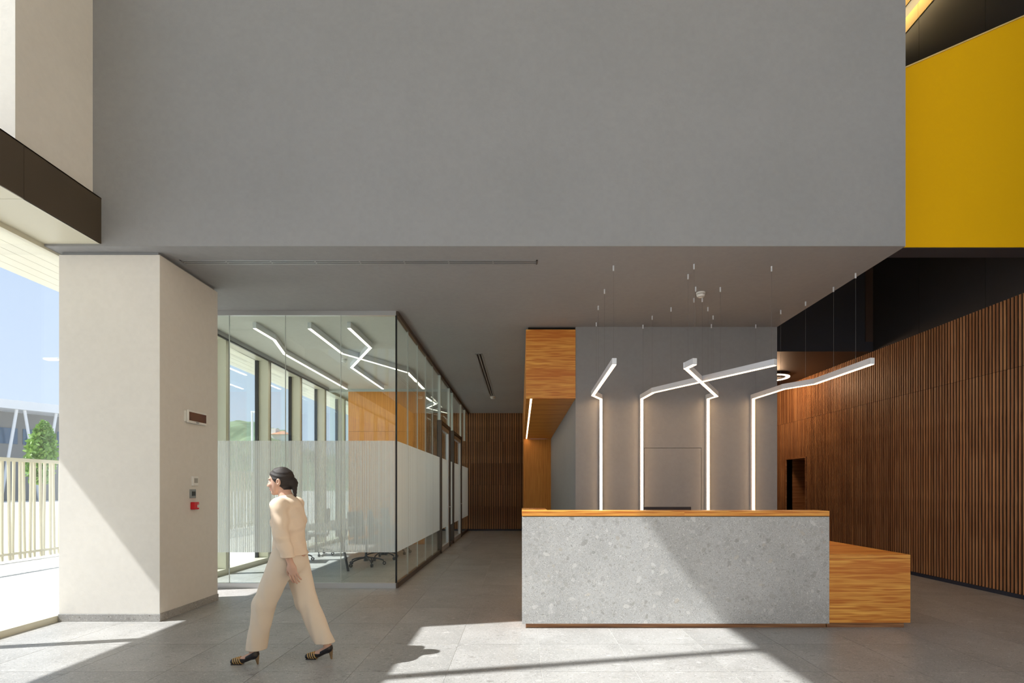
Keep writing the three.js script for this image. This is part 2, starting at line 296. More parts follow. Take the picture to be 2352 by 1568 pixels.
// ---- slatted walls
function slatWall(name, label, pos, runs) { const w = structure(name, label, 'wall', pos); runs(w); return w; }
{
  const slatShapes = [];                                                // right wall: slats stand 35 mm proud of black felt
  const P = 0.055, mats = [M.walnut, M.walnutPale, M.walnutDeep, M.walnut];
  const shape = (y0, y1, k) => metric(new THREE.BoxGeometry(0.013, y1 - y0, 0.026).translate(0.0055, (y0 + y1) / 2, 0), true, k * 0.31, k * 0.17);
  const low = [0, 1, 2, 3].map((k) => shape(0.06, 3.066, k)), high = [0, 1, 2, 3].map((k) => shape(3.072, 4.02, k + 4)), lintel = [0, 1, 2, 3].map((k) => shape(2.19, 3.066, k + 8));
  slatWall('wall_right', 'tall wall of upright walnut slats on black backing', [RIGHT_X, 0, -8], (w) => {
    const doorA = 12.2, doorB = 13.1;
    part(w, 'backing', [B(RIGHT_X + 0.012, RIGHT_X + 0.15, 0, 4.02, 3.4, doorA), B(RIGHT_X + 0.012, RIGHT_X + 0.15, 2.17, 4.02, doorA, doorB), B(RIGHT_X + 0.012, RIGHT_X + 0.15, 0, 4.02, doorB, REAR_D)], M.blackFelt);
    part(w, 'skirting', [B(RIGHT_X + 0.005, RIGHT_X + 0.03, 0, 0.055, 3.4, doorA), B(RIGHT_X + 0.005, RIGHT_X + 0.03, 0, 0.055, doorB, REAR_D)], M.darkBase);
    part(w, 'door_lining', [B(RIGHT_X - 0.02, RIGHT_X + 0.5, 2.165, 2.19, doorA - 0.02, doorB + 0.02), B(RIGHT_X - 0.02, RIGHT_X + 0.5, 0, 2.165, doorB, doorB + 0.02), B(RIGHT_X - 0.02, RIGHT_X + 0.5, 0, 2.165, doorA - 0.02, doorA)], M.walnutDeep);
    part(w, 'door_leaf', B(RIGHT_X + 0.48, RIGHT_X + 0.52, 0, 2.165, doorA, doorB), M.darkPanel);
    const off = [];
    for (let k = 0; k < 215; k++) {
      const d = 3.45 + k * P, v = Math.floor(hash(k, 3, 9) * 4), mat = mats[Math.floor(hash(k, 8, 2) * 4)];
      if (d > 14.2) break;
      const inDoor = d > doorA - 0.03 && d < doorB + 0.03;
      const put = (n, g, m) => { const s = local(w, n, g, m); s.position.set(0, 0, -d + 8); };
      if (d < 6.5) { off.push(low[v].clone().translate(0, 0, -d + 8), high[v].clone().translate(0, 0, -d + 8)); continue; }
      put('slat', inDoor ? lintel[v] : low[v], mat); put('slat', high[v], mats[Math.floor(hash(k, 5, 2) * 4)]);
    }
        for (let d = 14.23; d < REAR_D; d += P) off.push(low[0].clone().translate(0, 0, -d + 8), high[1].clone().translate(0, 0, -d + 8));
    local(w, 'slat_field', off, M.walnut).userData.kind = 'stuff';
  });
  slatWall('wall_rear', 'slatted walnut wall closing the far end of the glazed corridor', [0, 0, -REAR_D], (w) => {
    part(w, 'backing', B(-5.3, 0.3, 0, CEIL, REAR_D, REAR_D + 0.12), M.blackFelt);
    part(w, 'skirting', B(-5.3, 0.3, 0, 0.05, REAR_D - 0.012, REAR_D), M.darkBase);
    const rows = [[0.055, 0.83], [0.833, 1.575], [1.578, 2.32], [2.323, 3.06], [3.063, CEIL]];
    const g = rows.map(([a, b], k) => metric(new THREE.BoxGeometry(0.032, b - a, 0.018).translate(0, (a + b) / 2, 0), true, k * 0.4, k * 0.11));
    const off = [];
    for (let x = -5.0, k = 0; x < 0.1; x += 0.061, k++) rows.forEach((_, r) => { if (x > -2.05) { const s = local(w, 'slat', g[r], mats[Math.floor(hash(k, r, 4) * 4)]); s.position.set(x, 0, 0.009); } else off.push(g[r].clone().translate(x, 0, 0.009)); });
    local(w, 'slat_field', off, M.walnutPale).userData.kind = 'stuff';
  });
  solid('wall_end', 'dark end wall of the passage beside the slatted wall', 'wall', B(BLOCK_R, RIGHT_X + 0.02, 0, CEIL, 16.2, 16.4), M.darkPanel);
}
// ---- upper right: dark wall above the slats, lower ceiling, yellow parapet
{
  const joints = [5.0, 6.24, 7.49, 8.74, 9.99];
  const w = structure('wall_upper_right', 'dark brown panelled wall high above the slats', 'wall', [RIGHT_X, 4.02, -8]);
  let a = 3.4; for (const j of joints) { part(w, 'panel', B(RIGHT_X + 0.004, RIGHT_X + 0.15, 4.02, 9.24, a + 0.003, j - 0.003), j > 6 ? M.darkPanel : M.darkPanel); part(w, 'warm_lit_panel', B(RIGHT_X - 0.01, RIGHT_X + 0.15, 9.25, 9.5, a + 0.003, j - 0.003), M.gold, 'band under the ceiling with warm light put into its golden colour'); a = j; }
  part(w, 'joint_backing', B(RIGHT_X + 0.01, RIGHT_X + 0.16, 4.02, TOP, 3.4, 10), M.greyFrame);
  solid('ceiling_passage', 'low dark brown ceiling over the slatted passage', 'ceiling', B(BLOCK_R, RIGHT_X + 0.1, 4.02, 4.2, 9.9, 16.4), M.darkBrownCeiling);
  const f = structure('wall_bulkhead', 'dark navy bulkhead face above the low passage ceiling', 'wall', [5.4, 4.02, -9.9]);
  part(f, 'face', B(BLOCK_R, 6.46, 4.2, TOP, 9.9, 10.1), M.navy); part(f, 'edge_strip', B(6.46, RIGHT_X + 0.004, 4.2, TOP, 9.88, 10.1), M.brownStrip);
  part(f, 'lower_edge', B(BLOCK_R, RIGHT_X + 0.004, 4.02, 4.2, 9.88, 9.9), M.navy);
  const x0 = BLOCK_R + 0.002, x1 = RIGHT_X - 0.002, yb = 4.245, top = (x) => 6.32 + (x - 4.464) * 0.435, d0 = 6.1, d1 = 6.36;
  const s = new THREE.Shape([[x0, yb], [x1, yb], [x1, top(x1)], [x0, top(x0)]].map(([x, y]) => new THREE.Vector2(x, y)));
  const y = structure('wall_yellow', 'bright yellow parapet with a slanting top beside the grey volume', 'parapet', [5.3, yb, -6.1]);
  part(y, 'parapet', metric(new THREE.ExtrudeGeometry(s, { depth: d1 - d0, bevelEnabled: false }).translate(0, 0, -d1)), M.yellow);
  const c = new THREE.Shape([[x0, top(x0)], [x1, top(x1)], [x1, top(x1) + 0.016], [x0, top(x0) + 0.016]].map(([p, q]) => new THREE.Vector2(p, q)));
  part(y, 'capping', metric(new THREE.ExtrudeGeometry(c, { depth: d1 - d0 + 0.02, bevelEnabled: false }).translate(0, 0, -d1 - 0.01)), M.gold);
  part(y, 'underside', B(x0, x1, yb - 0.006, yb - 0.001, d0 + 0.006, d1), M.navy);
}
// ---- lobby shell round and behind the camera
{
  solid('ceiling_lobby', 'high pale ceiling of the double height lobby', 'ceiling', B(-5.2, RIGHT_X + 0.15, TOP, TOP + 0.3, LOBBY_BACK - 0.3, 10.1), M.whitePaint);
  const g = structure('ceiling_band', 'golden ceiling margin with louvre above the dark panels', 'ceiling', [6.2, 9.5, -4]);
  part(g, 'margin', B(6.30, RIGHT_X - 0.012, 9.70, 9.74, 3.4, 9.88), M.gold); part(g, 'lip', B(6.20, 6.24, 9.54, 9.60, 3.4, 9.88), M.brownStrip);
  const cv = thing('cove_light', 'hidden cove light line washing the golden band under the ceiling', 'light', [6.24, 9.6, -4]);
  part(cv, 'channel', B(6.205, 6.275, 9.602, 9.62, 3.5, 9.86), M.whiteProfile); part(cv, 'diffuser', B(6.276, 6.282, 9.604, 9.64, 3.5, 9.86), M.ledStrip, 'glowing cove strip');
  { const l = new THREE.RectAreaLight(new THREE.Color().setRGB(1, 0.80, 0.46), 26, 6.3, 0.035); l.name = 'cove_line_light'; l.position.set(6.284, 9.622, -6.68); l.lookAt(7.2, 9.622, -6.68); scene.add(l); }
  for (let k = 0; k < 5; k++) part(g, 'louvre_blade', B(RIGHT_X - 0.02, RIGHT_X - 0.011, 9.30 + k * 0.03, 9.312 + k * 0.03, 3.4, 8.35), M.bronze);
}
// ---- left side: column, pier, beam, glazing
{
  const c = thing('square_column', 'square off-white plaster column with stone base and shadow gap at top', 'column', [-4.5, 0, -6.33]);
  part(c, 'shaft', B(-5.062, -3.955, 0.085, 4.018, COL_D, 6.887, { r: 0.004 }), M.cream);
  part(c, 'shadow_gap', B(-5.04, -3.985, 4.018, CEIL, COL_D + 0.02, 6.86), M.greyFrame);
  part(c, 'stone_base', B(-5.066, -3.947, 0, 0.085, COL_D - 0.008, 6.895, { r: 0.003, ox: 1.1, oy: 0.4 }), M.plinthStone);
  c.userData.kind = 'structure';
  const p = structure('trim_1', 'cream plaster pier above the bronze beam beside the grey wall', 'pier', [-4.9, 4.56, -5.2]);
  part(p, 'pier', B(-5.25, -4.579, 4.562, TOP, 4.78, WALL_D), M.cream);
  const b = structure('trim_2', 'bronze clad beam with cream underside along the window wall', 'beam', [-4.8, 4.073, -1]);
  const js = [LOBBY_BACK, -6.435, -4.835, -3.235, -1.635, -0.035, 1.565, 3.165, 4.765, WALL_D];
  part(b, 'core', B(-5.24, -4.50, 4.09, 4.55, LOBBY_BACK, WALL_D), M.blackFelt);
  for (let k = 0; k + 1 < js.length; k++) {
    part(b, 'fascia_panel', B(-4.50, -4.486, 4.073, 4.562, js[k] + 0.002, js[k + 1] - 0.002), M.bronze);
    part(b, 'underside_panel', B(-5.32, -4.488, 4.073, 4.09, js[k] + 0.002, js[k + 1] - 0.002), M.creamMetal);
    part(b, 'top_panel', B(-5.25, -4.486, 4.55, 4.562, js[k], js[k + 1]), M.bronze);
  }
  // lower and upper glazing of the lobby; mullions every 1.6 m
  const glaze = (n, label, x, y0, y1, dA, dB, mull) => {
    const w = structure('window_' + n, label, 'window', [x, y0, -(dA + dB) / 2]);
    part(w, 'sill_frame', B(x - 0.06, x + 0.08, y0, y0 + 0.067, dA, dB), M.creamMetal); part(w, 'head_frame', B(x - 0.06, x + 0.05, y1 - 0.05, y1, dA, dB), M.creamMetal);
    const at = [dA, ...mull, dB];
    for (const m of mull) part(w, 'mullion', B(x - 0.06, x + 0.06, y0 + 0.067, y1 - 0.05, m - 0.05, m + 0.05), M.creamMetal);
    for (let k = 0; k + 1 < at.length; k++) part(w, 'pane', B(x - 0.008, x + 0.008, y0 + 0.067, y1 - 0.05, at[k] + (k ? 0.05 : 0), at[k + 1] - (k + 2 < at.length ? 0.05 : 0)), M.clearGlass);
  };
  glaze(1, 'floor to beam glazing beside the off-white column', -5.15, 0, 4.073, LOBBY_BACK, COL_D + 0.6, [-6.45, -4.85, -3.25, -1.65, -0.05, 1.55, 3.15, 4.77]);
  glaze(2, 'tall upper glazing above the bronze beam', -5.15, 4.562, TOP, LOBBY_BACK, 4.78, [-6.45, -4.85, -3.25, -1.65, -0.05, 1.55, 3.17]);
  const wl = structure('wall_lobby', 'unseen lobby back wall with tall panes added for light between cream piers', 'wall', [0, 0, -LOBBY_BACK]);
  part(wl, 'masonry', B(-5.3, 0.7, 0, TOP, LOBBY_BACK - 0.3, LOBBY_BACK), M.cream);
  for (let k = 0; k < 4; k++) { const x = 0.7 + k * 1.47; part(wl, 'pier', B(x, x + 0.22, 0, TOP, LOBBY_BACK - 0.3, LOBBY_BACK), M.cream); part(wl, 'pane', B(x + 0.22, x + 1.47, 0.05, TOP, LOBBY_BACK - 0.15, LOBBY_BACK - 0.14), M.clearGlass); part(wl, 'sill', B(x + 0.22, x + 1.47, 0, 0.05, LOBBY_BACK - 0.2, LOBBY_BACK - 0.05), M.creamMetal); }  // unseen panes, added on the right half to light the front wall
  glaze(4, 'tall lobby glazing added out of view to let in side light', RIGHT_X + 0.08, 0, TOP, LOBBY_BACK, 3.4, [-6.4, -4.8, -3.2, -1.6, 0, 1.7]);  // added out of view, brightens column side, pier and desk
}
// ---- meeting room facade: fins every 1.5 m
{
  const w = structure('window_3', 'meeting room window wall with deep cream fins', 'window', [FACADE_X, 0, -12]);
  part(w, 'sill_frame', B(-5.25, -5.0, 0, 0.09, 6.887, REAR_D), M.creamMetal);
  part(w, 'head_frame', B(-5.25, -5.02, 3.98, CEIL, 6.887, REAR_D), M.creamMetal);
  const ds = []; for (let d = 7.56; d < REAR_D; d += 1.5) ds.push(d);
  for (const d of ds) { part(w, 'fin', B(-5.25, -5.0, 0.09, 3.98, d - 0.11, d), M.creamMetal); part(w, 'black_frame', B(-5.24, -5.185, 0.09, 3.98, d - 0.16, d - 0.11), M.blackMetal); part(w, 'bronze_edge', B(-5.008, -4.996, 0.09, 3.98, d - 0.03, d), M.bronze); }
  for (let k = 0; k < ds.length; k++) part(w, 'pane', B(-5.225, -5.21, 0.09, 3.98, ds[k], (ds[k + 1] ?? REAR_D) - 0.16), M.clearGlass);
  const r = thing('blind_cassette', 'slim dark roller blind housing along the meeting room window head', 'blind', [-4.97, 3.98, -10.5]);
  part(r, 'housing', B(-5.0, -4.94, 3.985, CEIL, 7.75, 13.6), M.greyFrame); part(r, 'bottom_bar', B(-4.985, -4.955, 3.965, 3.985, 7.75, 13.6), M.blackMetal);
}
// ---- glass partitions of the meeting room
function film(pane, g) { const m = local(pane, 'frosted_film', g, M.film, 'white striped frosted film'); m.castShadow = true; return m; }
{
  const y0 = 0.077, y1 = 3.985;
  const p = thing('glass_partition', 'frameless glass front of the meeting room with striped frosted band', 'partition', [-3.4, 0, -GLASS_D]);
  part(p, 'bottom_rail', B(-5.0, GLASS_X, 0, 0.077, GLASS_D - 0.025, GLASS_D + 0.025), M.aluminium); part(p, 'top_rail', B(-5.0, GLASS_X, y1, CEIL, GLASS_D - 0.025, GLASS_D + 0.025), M.aluminium);
  const xs = [GLASS_X, -2.633, -3.443, -4.265, -5.0];
  for (let k = 0; k < 4; k++) {
    const a = xs[k + 1], b = xs[k], g = part(p, 'pane', B(a + 0.003, b - 0.003, y0, y1, GLASS_D - 0.006, GLASS_D + 0.006), M.glass);
    const f = new THREE.PlaneGeometry(b - a - 0.008, 1.632); metric(f, false, k * 0.23, 0); film(g, f.translate((a + b) / 2 + 3.4, 1.339, 0.008));
    if (k) part(p, 'joint_seal', B(b - 0.004, b + 0.004, y0, y1, GLASS_D - 0.007, GLASS_D + 0.007), M.seal);
  }
  part(p, 'corner_seal', B(GLASS_X - 0.010, GLASS_X + 0.012, y0, y1, GLASS_D - 0.012, GLASS_D + 0.012), M.blackSeal);
  const q = thing('glass_partition', 'glass side of the meeting room along the corridor with two doors', 'partition', [GLASS_X, 0, -12.9]);
  part(q, 'bottom_rail', [B(GLASS_X - 0.025, GLASS_X + 0.025, 0, 0.077, GLASS_D, 11.82), B(GLASS_X - 0.025, GLASS_X + 0.025, 0, 0.077, 13.36, 14.0), B(GLASS_X - 0.025, GLASS_X + 0.025, 0, 0.077, 15.95, REAR_D - 0.03)], M.brownFrame);
  part(q, 'top_rail', B(GLASS_X - 0.025, GLASS_X + 0.03, y1, CEIL, GLASS_D, REAR_D - 0.03), M.brownFrame);
  const ds = [GLASS_D, 8.517, 9.32, 10.117, 10.92, 11.82, 13.36, 14.0, 15.95, 17.05, REAR_D - 0.03];
  for (let k = 0; k + 1 < ds.length; k++) {
    const a = ds[k], b = ds[k + 1], door = k === 5 || k === 7, ya = door ? 2.99 : y0;
    const g = part(q, 'pane', B(GLASS_X - 0.006, GLASS_X + 0.006, ya, y1, a + 0.003, b - 0.003), M.glass);
    if (!door) { const f = new THREE.PlaneGeometry(b - a - 0.008, 1.632).rotateY(Math.PI / 2); metric(f, false, k * 0.31, 0); film(g, f.translate(0.008, 1.339, 12.9 - (a + b) / 2)); }
    if (k && k < 5) part(q, 'joint_seal', B(GLASS_X - 0.007, GLASS_X + 0.007, y0, y1, a - 0.004, a + 0.004), M.seal);
    if (k >= 5) part(q, 'post', B(GLASS_X - 0.03, GLASS_X + 0.03, 2.99, y1, a - 0.03, a + 0.03), M.seal);
  }
  const door = (name, label, a, b) => {
    const d = structure(name, label, 'door', [GLASS_X, 0, -(a + b) / 2]);
    part(d, 'frame', [B(GLASS_X - 0.05, GLASS_X + 0.05, 0, 2.99, a - 0.03, a + 0.06), B(GLASS_X - 0.05, GLASS_X + 0.05, 0, 2.99, b - 0.06, b + 0.03), B(GLASS_X - 0.05, GLASS_X + 0.05, 2.91, 2.99, a + 0.06, b - 0.06)], M.brownFrame);
    const l = part(d, 'leaf_frame', [B(GLASS_X - 0.04, GLASS_X + 0.03, 0.01, 2.9, b - 0.22, b - 0.07), B(GLASS_X - 0.04, GLASS_X + 0.03, 0.01, 2.9, a + 0.07, a + 0.15), B(GLASS_X - 0.04, GLASS_X + 0.03, 0.01, 0.12, a + 0.15, b - 0.22), B(GLASS_X - 0.04, GLASS_X + 0.03, 2.8, 2.9, a + 0.15, b - 0.22)], M.aluminium);
    const g = part(d, 'pane', B(GLASS_X - 0.01, GLASS_X, 0.12, 2.8, a + 0.15, b - 0.22), M.glass);
    const f = new THREE.PlaneGeometry(b - a - 0.38, 1.632).rotateY(Math.PI / 2); metric(f, false, 0.5, 0); film(g, f.translate(0.004, 1.339, -(a + b) / 2 + 0.035 + (a + b) / 2));
    const k = part(d, 'handle', [rod(V(GLASS_X + 0.03, 1.0, -(b - 0.14)), V(GLASS_X + 0.08, 1.0, -(b - 0.14)), 0.010, 10), rod(V(GLASS_X + 0.08, 1.0, -(b - 0.14)), V(GLASS_X + 0.08, 1.0, -(b - 0.26)), 0.010, 10)], M.steel);
  };
  door('door_2', 'glazed meeting room door with brown frame before the short glass panel', 11.85, 13.33);
  door('door_3', 'glazed door with brown frame next to the slatted end wall', 14.03, 15.92);
  // far wall of the meeting room: oak, with a glass slot at each end
  const o = structure('wall_meeting', 'honey oak panelled wall at the back of the meeting room', 'wall', [-3.5, 0, -13.77]);
  const px = [-4.5, -3.83, -3.16, -2.48];
  for (let k = 0; k < 3; k++) { part(o, 'panel', B(px[k] + 0.001, px[k + 1] - 0.001, 2.945, 3.98, 13.77, 13.85, { turned: true, ox: k * 0.3 }), M.oakFine); part(o, 'panel', B(px[k] + 0.001, px[k + 1] - 0.001, 0, 2.94, 13.77, 13.85, { turned: true, ox: k * 0.7 }), M.oakFine); }
  part(o, 'head_rail', B(-5.0, GLASS_X - 0.05, 3.98, CEIL, 13.77, 13.85), M.seal);
  part(o, 'glass_slot', B(-4.99, -4.5, 0, 3.98, 13.80, 13.812), M.glass); part(o, 'glass_slot', B(-2.48, GLASS_X - 0.05, 0, 3.98, 13.80, 13.812), M.glass);
}
// ---- ceiling fittings
function slotVent(name, label, x0, x1, d0, d1, along, cuts) {
  const v = thing(name, label, 'air vent', [(x0 + x1) / 2, CEIL, -(d0 + d1) / 2]);
  const y0 = CEIL - 0.006, y1 = CEIL;
  part(v, 'slot', B(x0 + 0.008, x1 - 0.008, CEIL - 0.002, CEIL, d0 + 0.008, d1 - 0.008), M.blackMetal);
  if (along === 'x') { const m = (d0 + d1) / 2; part(v, 'frame', [B(x0, x1, y0, y1, d0, d0 + 0.028), B(x0, x1, y0, y1, m - 0.012, m + 0.012), B(x0, x1, y0, y1, d1 - 0.028, d1), B(x0, x0 + 0.015, y0, y1, d0, d1), B(x1 - 0.015, x1, y0, y1, d0, d1)], M.greyFrame); for (let k = 1; k < cuts; k++) { const x = lerp(x0, x1, k / cuts); part(v, 'bridge', B(x - 0.007, x + 0.007, y0 - 0.001, y1, d0 + 0.02, d1 - 0.02), M.greyFrame); } }
  else { const m = (x0 + x1) / 2; part(v, 'frame', [B(x0, x0 + 0.028, y0, y1, d0, d1), B(m - 0.012, m + 0.012, y0, y1, d0, d1), B(x1 - 0.028, x1, y0, y1, d0, d1), B(x0, x1, y0, y1, d0, d0 + 0.02), B(x0, x1, y0, y1, d1 - 0.02, d1)], M.greyFrame); }
}
slotVent('slot_vent', 'long double slot air vent in the grey soffit beside the column', -3.87, 0.19, 5.985, 6.10, 'x', 8);
slotVent('slot_vent', 'double slot air vent in the corridor ceiling', -0.88, -0.74, 10.16, 14.7, 'z', 1);
slotVent('slot_vent', 'short slot air vent above the meeting room windows', -4.45, -4.36, 9.75, 11.7, 'z', 1);
function detector(label, x, d, r) {
  const o = thing('smoke_detector', label, 'smoke detector', [x, CEIL, -d]);
  local(o, 'base', cyl(r * 1.0, r * 1.06, 0.02, 28).translate(0, -0.01, 0), M.whitePlastic);
  local(o, 'sensor_head', metric(new THREE.LatheGeometry([[0, -0.062], [r * 0.55, -0.062], [r * 0.8, -0.052], [r * 0.94, -0.036], [r * 0.94, -0.02], [0, -0.02]].map(([a, b]) => new THREE.Vector2(a, b)), 28)), M.whitePlastic);
  local(o, 'vent_ring', metric(new THREE.TorusGeometry(r * 0.62, r * 0.05, 6, 28).rotateX(Math.PI / 2).translate(0, -0.059, 0)), M.greyPlastic);
  local(o, 'indicator', cyl(0.004, 0.004, 0.004, 10).translate(r * 0.3, -0.063, 0.01), M.greyPlastic);
}
detector('white round smoke detector among the pendant light wires', 2.385, 6.99, 0.058);
detector('small white detector at the end of the corridor vent', -0.79, 14.95, 0.07);
detector('white smoke detector inside the glass meeting room', -3.55, 10.6, 0.06);
for (const [x0, x1, d0, d1, l] of [[-0.62, 0.02, 9.9, 10.35, 'flush access panel in the corridor ceiling'], [0.55, 1.15, 8.0, 8.3, 'flush access panel in the soffit before the grey reception wall']]) {
  const o = thing('access_panel', l, 'access panel', [(x0 + x1) / 2, CEIL, -(d0 + d1) / 2]);
  part(o, 'panel', B(x0 + 0.004, x1 - 0.004, CEIL - 0.002, CEIL, d0 + 0.004, d1 - 0.004), M.greyPlaster); part(o, 'rim', [B(x0, x1, CEIL - 0.001, CEIL, d0, d0 + 0.003), B(x0, x1, CEIL - 0.001, CEIL, d1 - 0.003, d1), B(x0, x0 + 0.003, CEIL - 0.001, CEIL, d0, d1), B(x1 - 0.003, x1, CEIL - 0.001, CEIL, d0, d1)], M.greyFrame);
}
// ---- wall mounted and hanging linear lights of the reception
{
  const HB = 2.886, HT = 2.958, WD = BLOCK_D - 0.035;
  const p2 = (px, py) => { const d = Math.min((HB - EYE) * FOCAL / (VPY - py), WD); return V((px - VPX) * d / FOCAL, 0, -d); };
  const wallX = (px) => V((px - VPX) * WD / FOCAL, 0, -WD);
  const runs = [
    ['linear light with a short bent arm beside the oak bulkhead', [wallX(1380), p2(1362, 908), p2(1410.5, 837.5)]],
    ['linear light whose long straight arm passes behind another crossing arm', [wallX(1473.5), p2(1500.9, 901.4), p2(1777.4, 839.2)]],
    ['linear light with a zigzag arm crossing over the long straight arm', [wallX(1625.3), p2(1646, 910), p2(1575.8, 846.2), p2(1594, 837.6)]],
    ['linear light whose long kinked arm reaches towards the slatted wall', [wallX(1728.9), p2(1800.6, 893.4), p2(1872.4, 881.3), p2(2000.9, 836.7)]],
  ];
  const anchors = [[1404.5, 610], [1385.5, 664], [1371, 702], [1378.5, 739], [1483, 746], [1498.6, 725], [1531.6, 703.5], [1592, 599], [1592, 627.5], [1585, 682], [1606, 657], [1620, 682], [1632, 704], [1644, 656.5], [1644.5, 723.5], [1637, 744.5], [1736, 745], [1757, 606.5], [1784, 711.5], [1836, 687.7], [1895.5, 659], [1943.5, 627]]
    .map(([px, py]) => { const d = (CEIL - EYE) * FOCAL / (VPY - py); return V((px - VPX) * d / FOCAL, 0, -d); });
  const things = runs.map(([label, path]) => {
    const t = thing('linear_light', label, 'light', [path[0].x, 0, path[0].z]);
    part(t, 'wall_profile', B(path[0].x - 0.022, path[0].x + 0.022, 0.77, HT, WD - 0.02, BLOCK_D), M.whiteProfile);
    part(t, 'wall_diffuser', B(path[0].x - 0.018, path[0].x + 0.018, 0.78, HB - 0.004, WD - 0.045, WD - 0.02, { r: 0.008 }), M.ledWarm, 'glowing upright diffuser');
    const l = new THREE.RectAreaLight(LED, 6, 0.034, 2.05); l.name = 'wall_line_light'; l.position.set(path[0].x, 1.83, -WD + 0.047); l.lookAt(path[0].x, 1.83, 0); scene.add(l);
    for (let k = 0; k + 1 < path.length; k++) {
      part(t, 'arm_profile', bar(path[k], path[k + 1], 0.05, HB, HT, k ? 0.022 : 0.0), M.whiteProfile);
      part(t, 'arm_diffuser', bar(path[k], path[k + 1], 0.042, HB - 0.005, HB, k ? 0.018 : 0), M.ledWarm, 'glowing diffuser under the arm');
    }
    const k = longest(path); downLight('arm_line_light', path[k], path[k + 1], 0.038, HB - 0.0065, LED, 4);
    return { t, path };
  });
  for (const a of anchors) {
    let best = null;
    for (const { t, path } of things) for (let k = 0; k + 1 < path.length; k++) { const s = new THREE.Line3(path[k], path[k + 1]), q = s.closestPointToPoint(a, true, V(0, 0, 0)), d = q.distanceTo(a); if (!best || d < best.d) best = { d, q, t }; }
    if (best.d > 0.4) continue;
    const w = part(best.t, 'suspension_wire', rod(V(best.q.x, HT, best.q.z), V(best.q.x, CEIL - 0.05, best.q.z), 0.0013, 5), M.wire);
    part(best.t, 'ceiling_anchor', rod(V(best.q.x, CEIL - 0.06, best.q.z), V(best.q.x, CEIL, best.q.z), 0.009, 10), M.whiteProfile);
  }
  // ring light in the passage
  const r = thing('ring_light', 'glowing ring light on the dark ceiling beside the slatted wall', 'light', [5.64, 4.018, -11.99]);
  local(r, 'housing', metric(new THREE.LatheGeometry([[0.345, -0.001], [0.345, -0.05], [0.435, -0.05], [0.435, -0.001]].map(([x, y]) => new THREE.Vector2(x, y)), 56)), M.blackMetal);
  local(r, 'diffuser', metric(new THREE.LatheGeometry([[0.35, -0.05], [0.352, -0.062], [0.428, -0.062], [0.43, -0.05]].map(([x, y]) => new THREE.Vector2(x, y)), 56)), M.ledRing, 'glowing ring diffuser');
  local(r, 'bracket', [rod(V(-0.4, -0.02, 0), V(0.4, -0.02, 0), 0.012, 8), cyl(0.05, 0.05, 0.02).translate(0, -0.01, 0)], M.blackMetal);
  const pl = new THREE.PointLight(new THREE.Color().setRGB(1, 0.62, 0.36), 6); pl.name = 'ring_point_light'; pl.position.set(5.64, 3.88, -11.99); pl.shadow.radius = 12; pl.castShadow = true; scene.add(pl);
}
// ---- meeting room lights (surface mounted, angled)
{
  const HB = 3.955;
  const q = (px, py) => { const d = (HB - EYE) * FOCAL / (VPY - py); return V((px - VPX) * d / FOCAL, 0, -d); };
  const runs = [
    ['surface mounted angled light line nearest the meeting room windows', [[586, 754.4], [630, 780.4], [653.4, 812.8], [796, 893.2]]],
    ['surface mounted light line bending towards the corridor, crossed by a zigzag line', [[711.7, 755], [785.6, 811.5], [908.8, 847.3], [937.4, 855.6], [973.7, 892.6]]],
    ['surface mounted zigzag light line in the glass meeting room', [[802.5, 754], [850.5, 798.5], [807.7, 843.9], [879, 892.6]]],
  ];
  for (const [label, pts] of runs) {
    const path = pts.map(([a, b]) => q(a, b)), t = thing('ceiling_line_light', label, 'light', [path[0].x, HB, path[0].z]);
    for (let k = 0; k + 1 < path.length; k++) {
      part(t, 'profile', bar(path[k], path[k + 1], 0.055, HB, CEIL, 0.02), M.whiteProfile);
      part(t, 'diffuser', bar(path[k], path[k + 1], 0.046, HB - 0.005, HB, 0.018), M.ledRoom, 'glowing diffuser');
    }
    const k = longest(path); downLight('room_line_light', path[k], path[k + 1], 0.04, HB - 0.0065, COOL, 12);
  }
  const path = [V(-2.6, 0, -14.3), V(-2.5, 0, -15.6), V(-2.9, 0, -16.4), V(-2.4, 0, -17.6)], t = thing('ceiling_line_light', 'surface mounted light line in the far room behind the oak wall', 'light', [-2.6, HB, -14.3]);
  for (let k = 0; k < 3; k++) { part(t, 'profile', bar(path[k], path[k + 1], 0.055, HB, CEIL, 0.02), M.whiteProfile); part(t, 'diffuser', bar(path[k], path[k + 1], 0.046, HB - 0.005, HB, 0.018), M.ledRoom, 'glowing diffuser'); }
  downLight('far_room_line_light', path[0], path[1], 0.04, HB - 0.0065, COOL, 24);
}
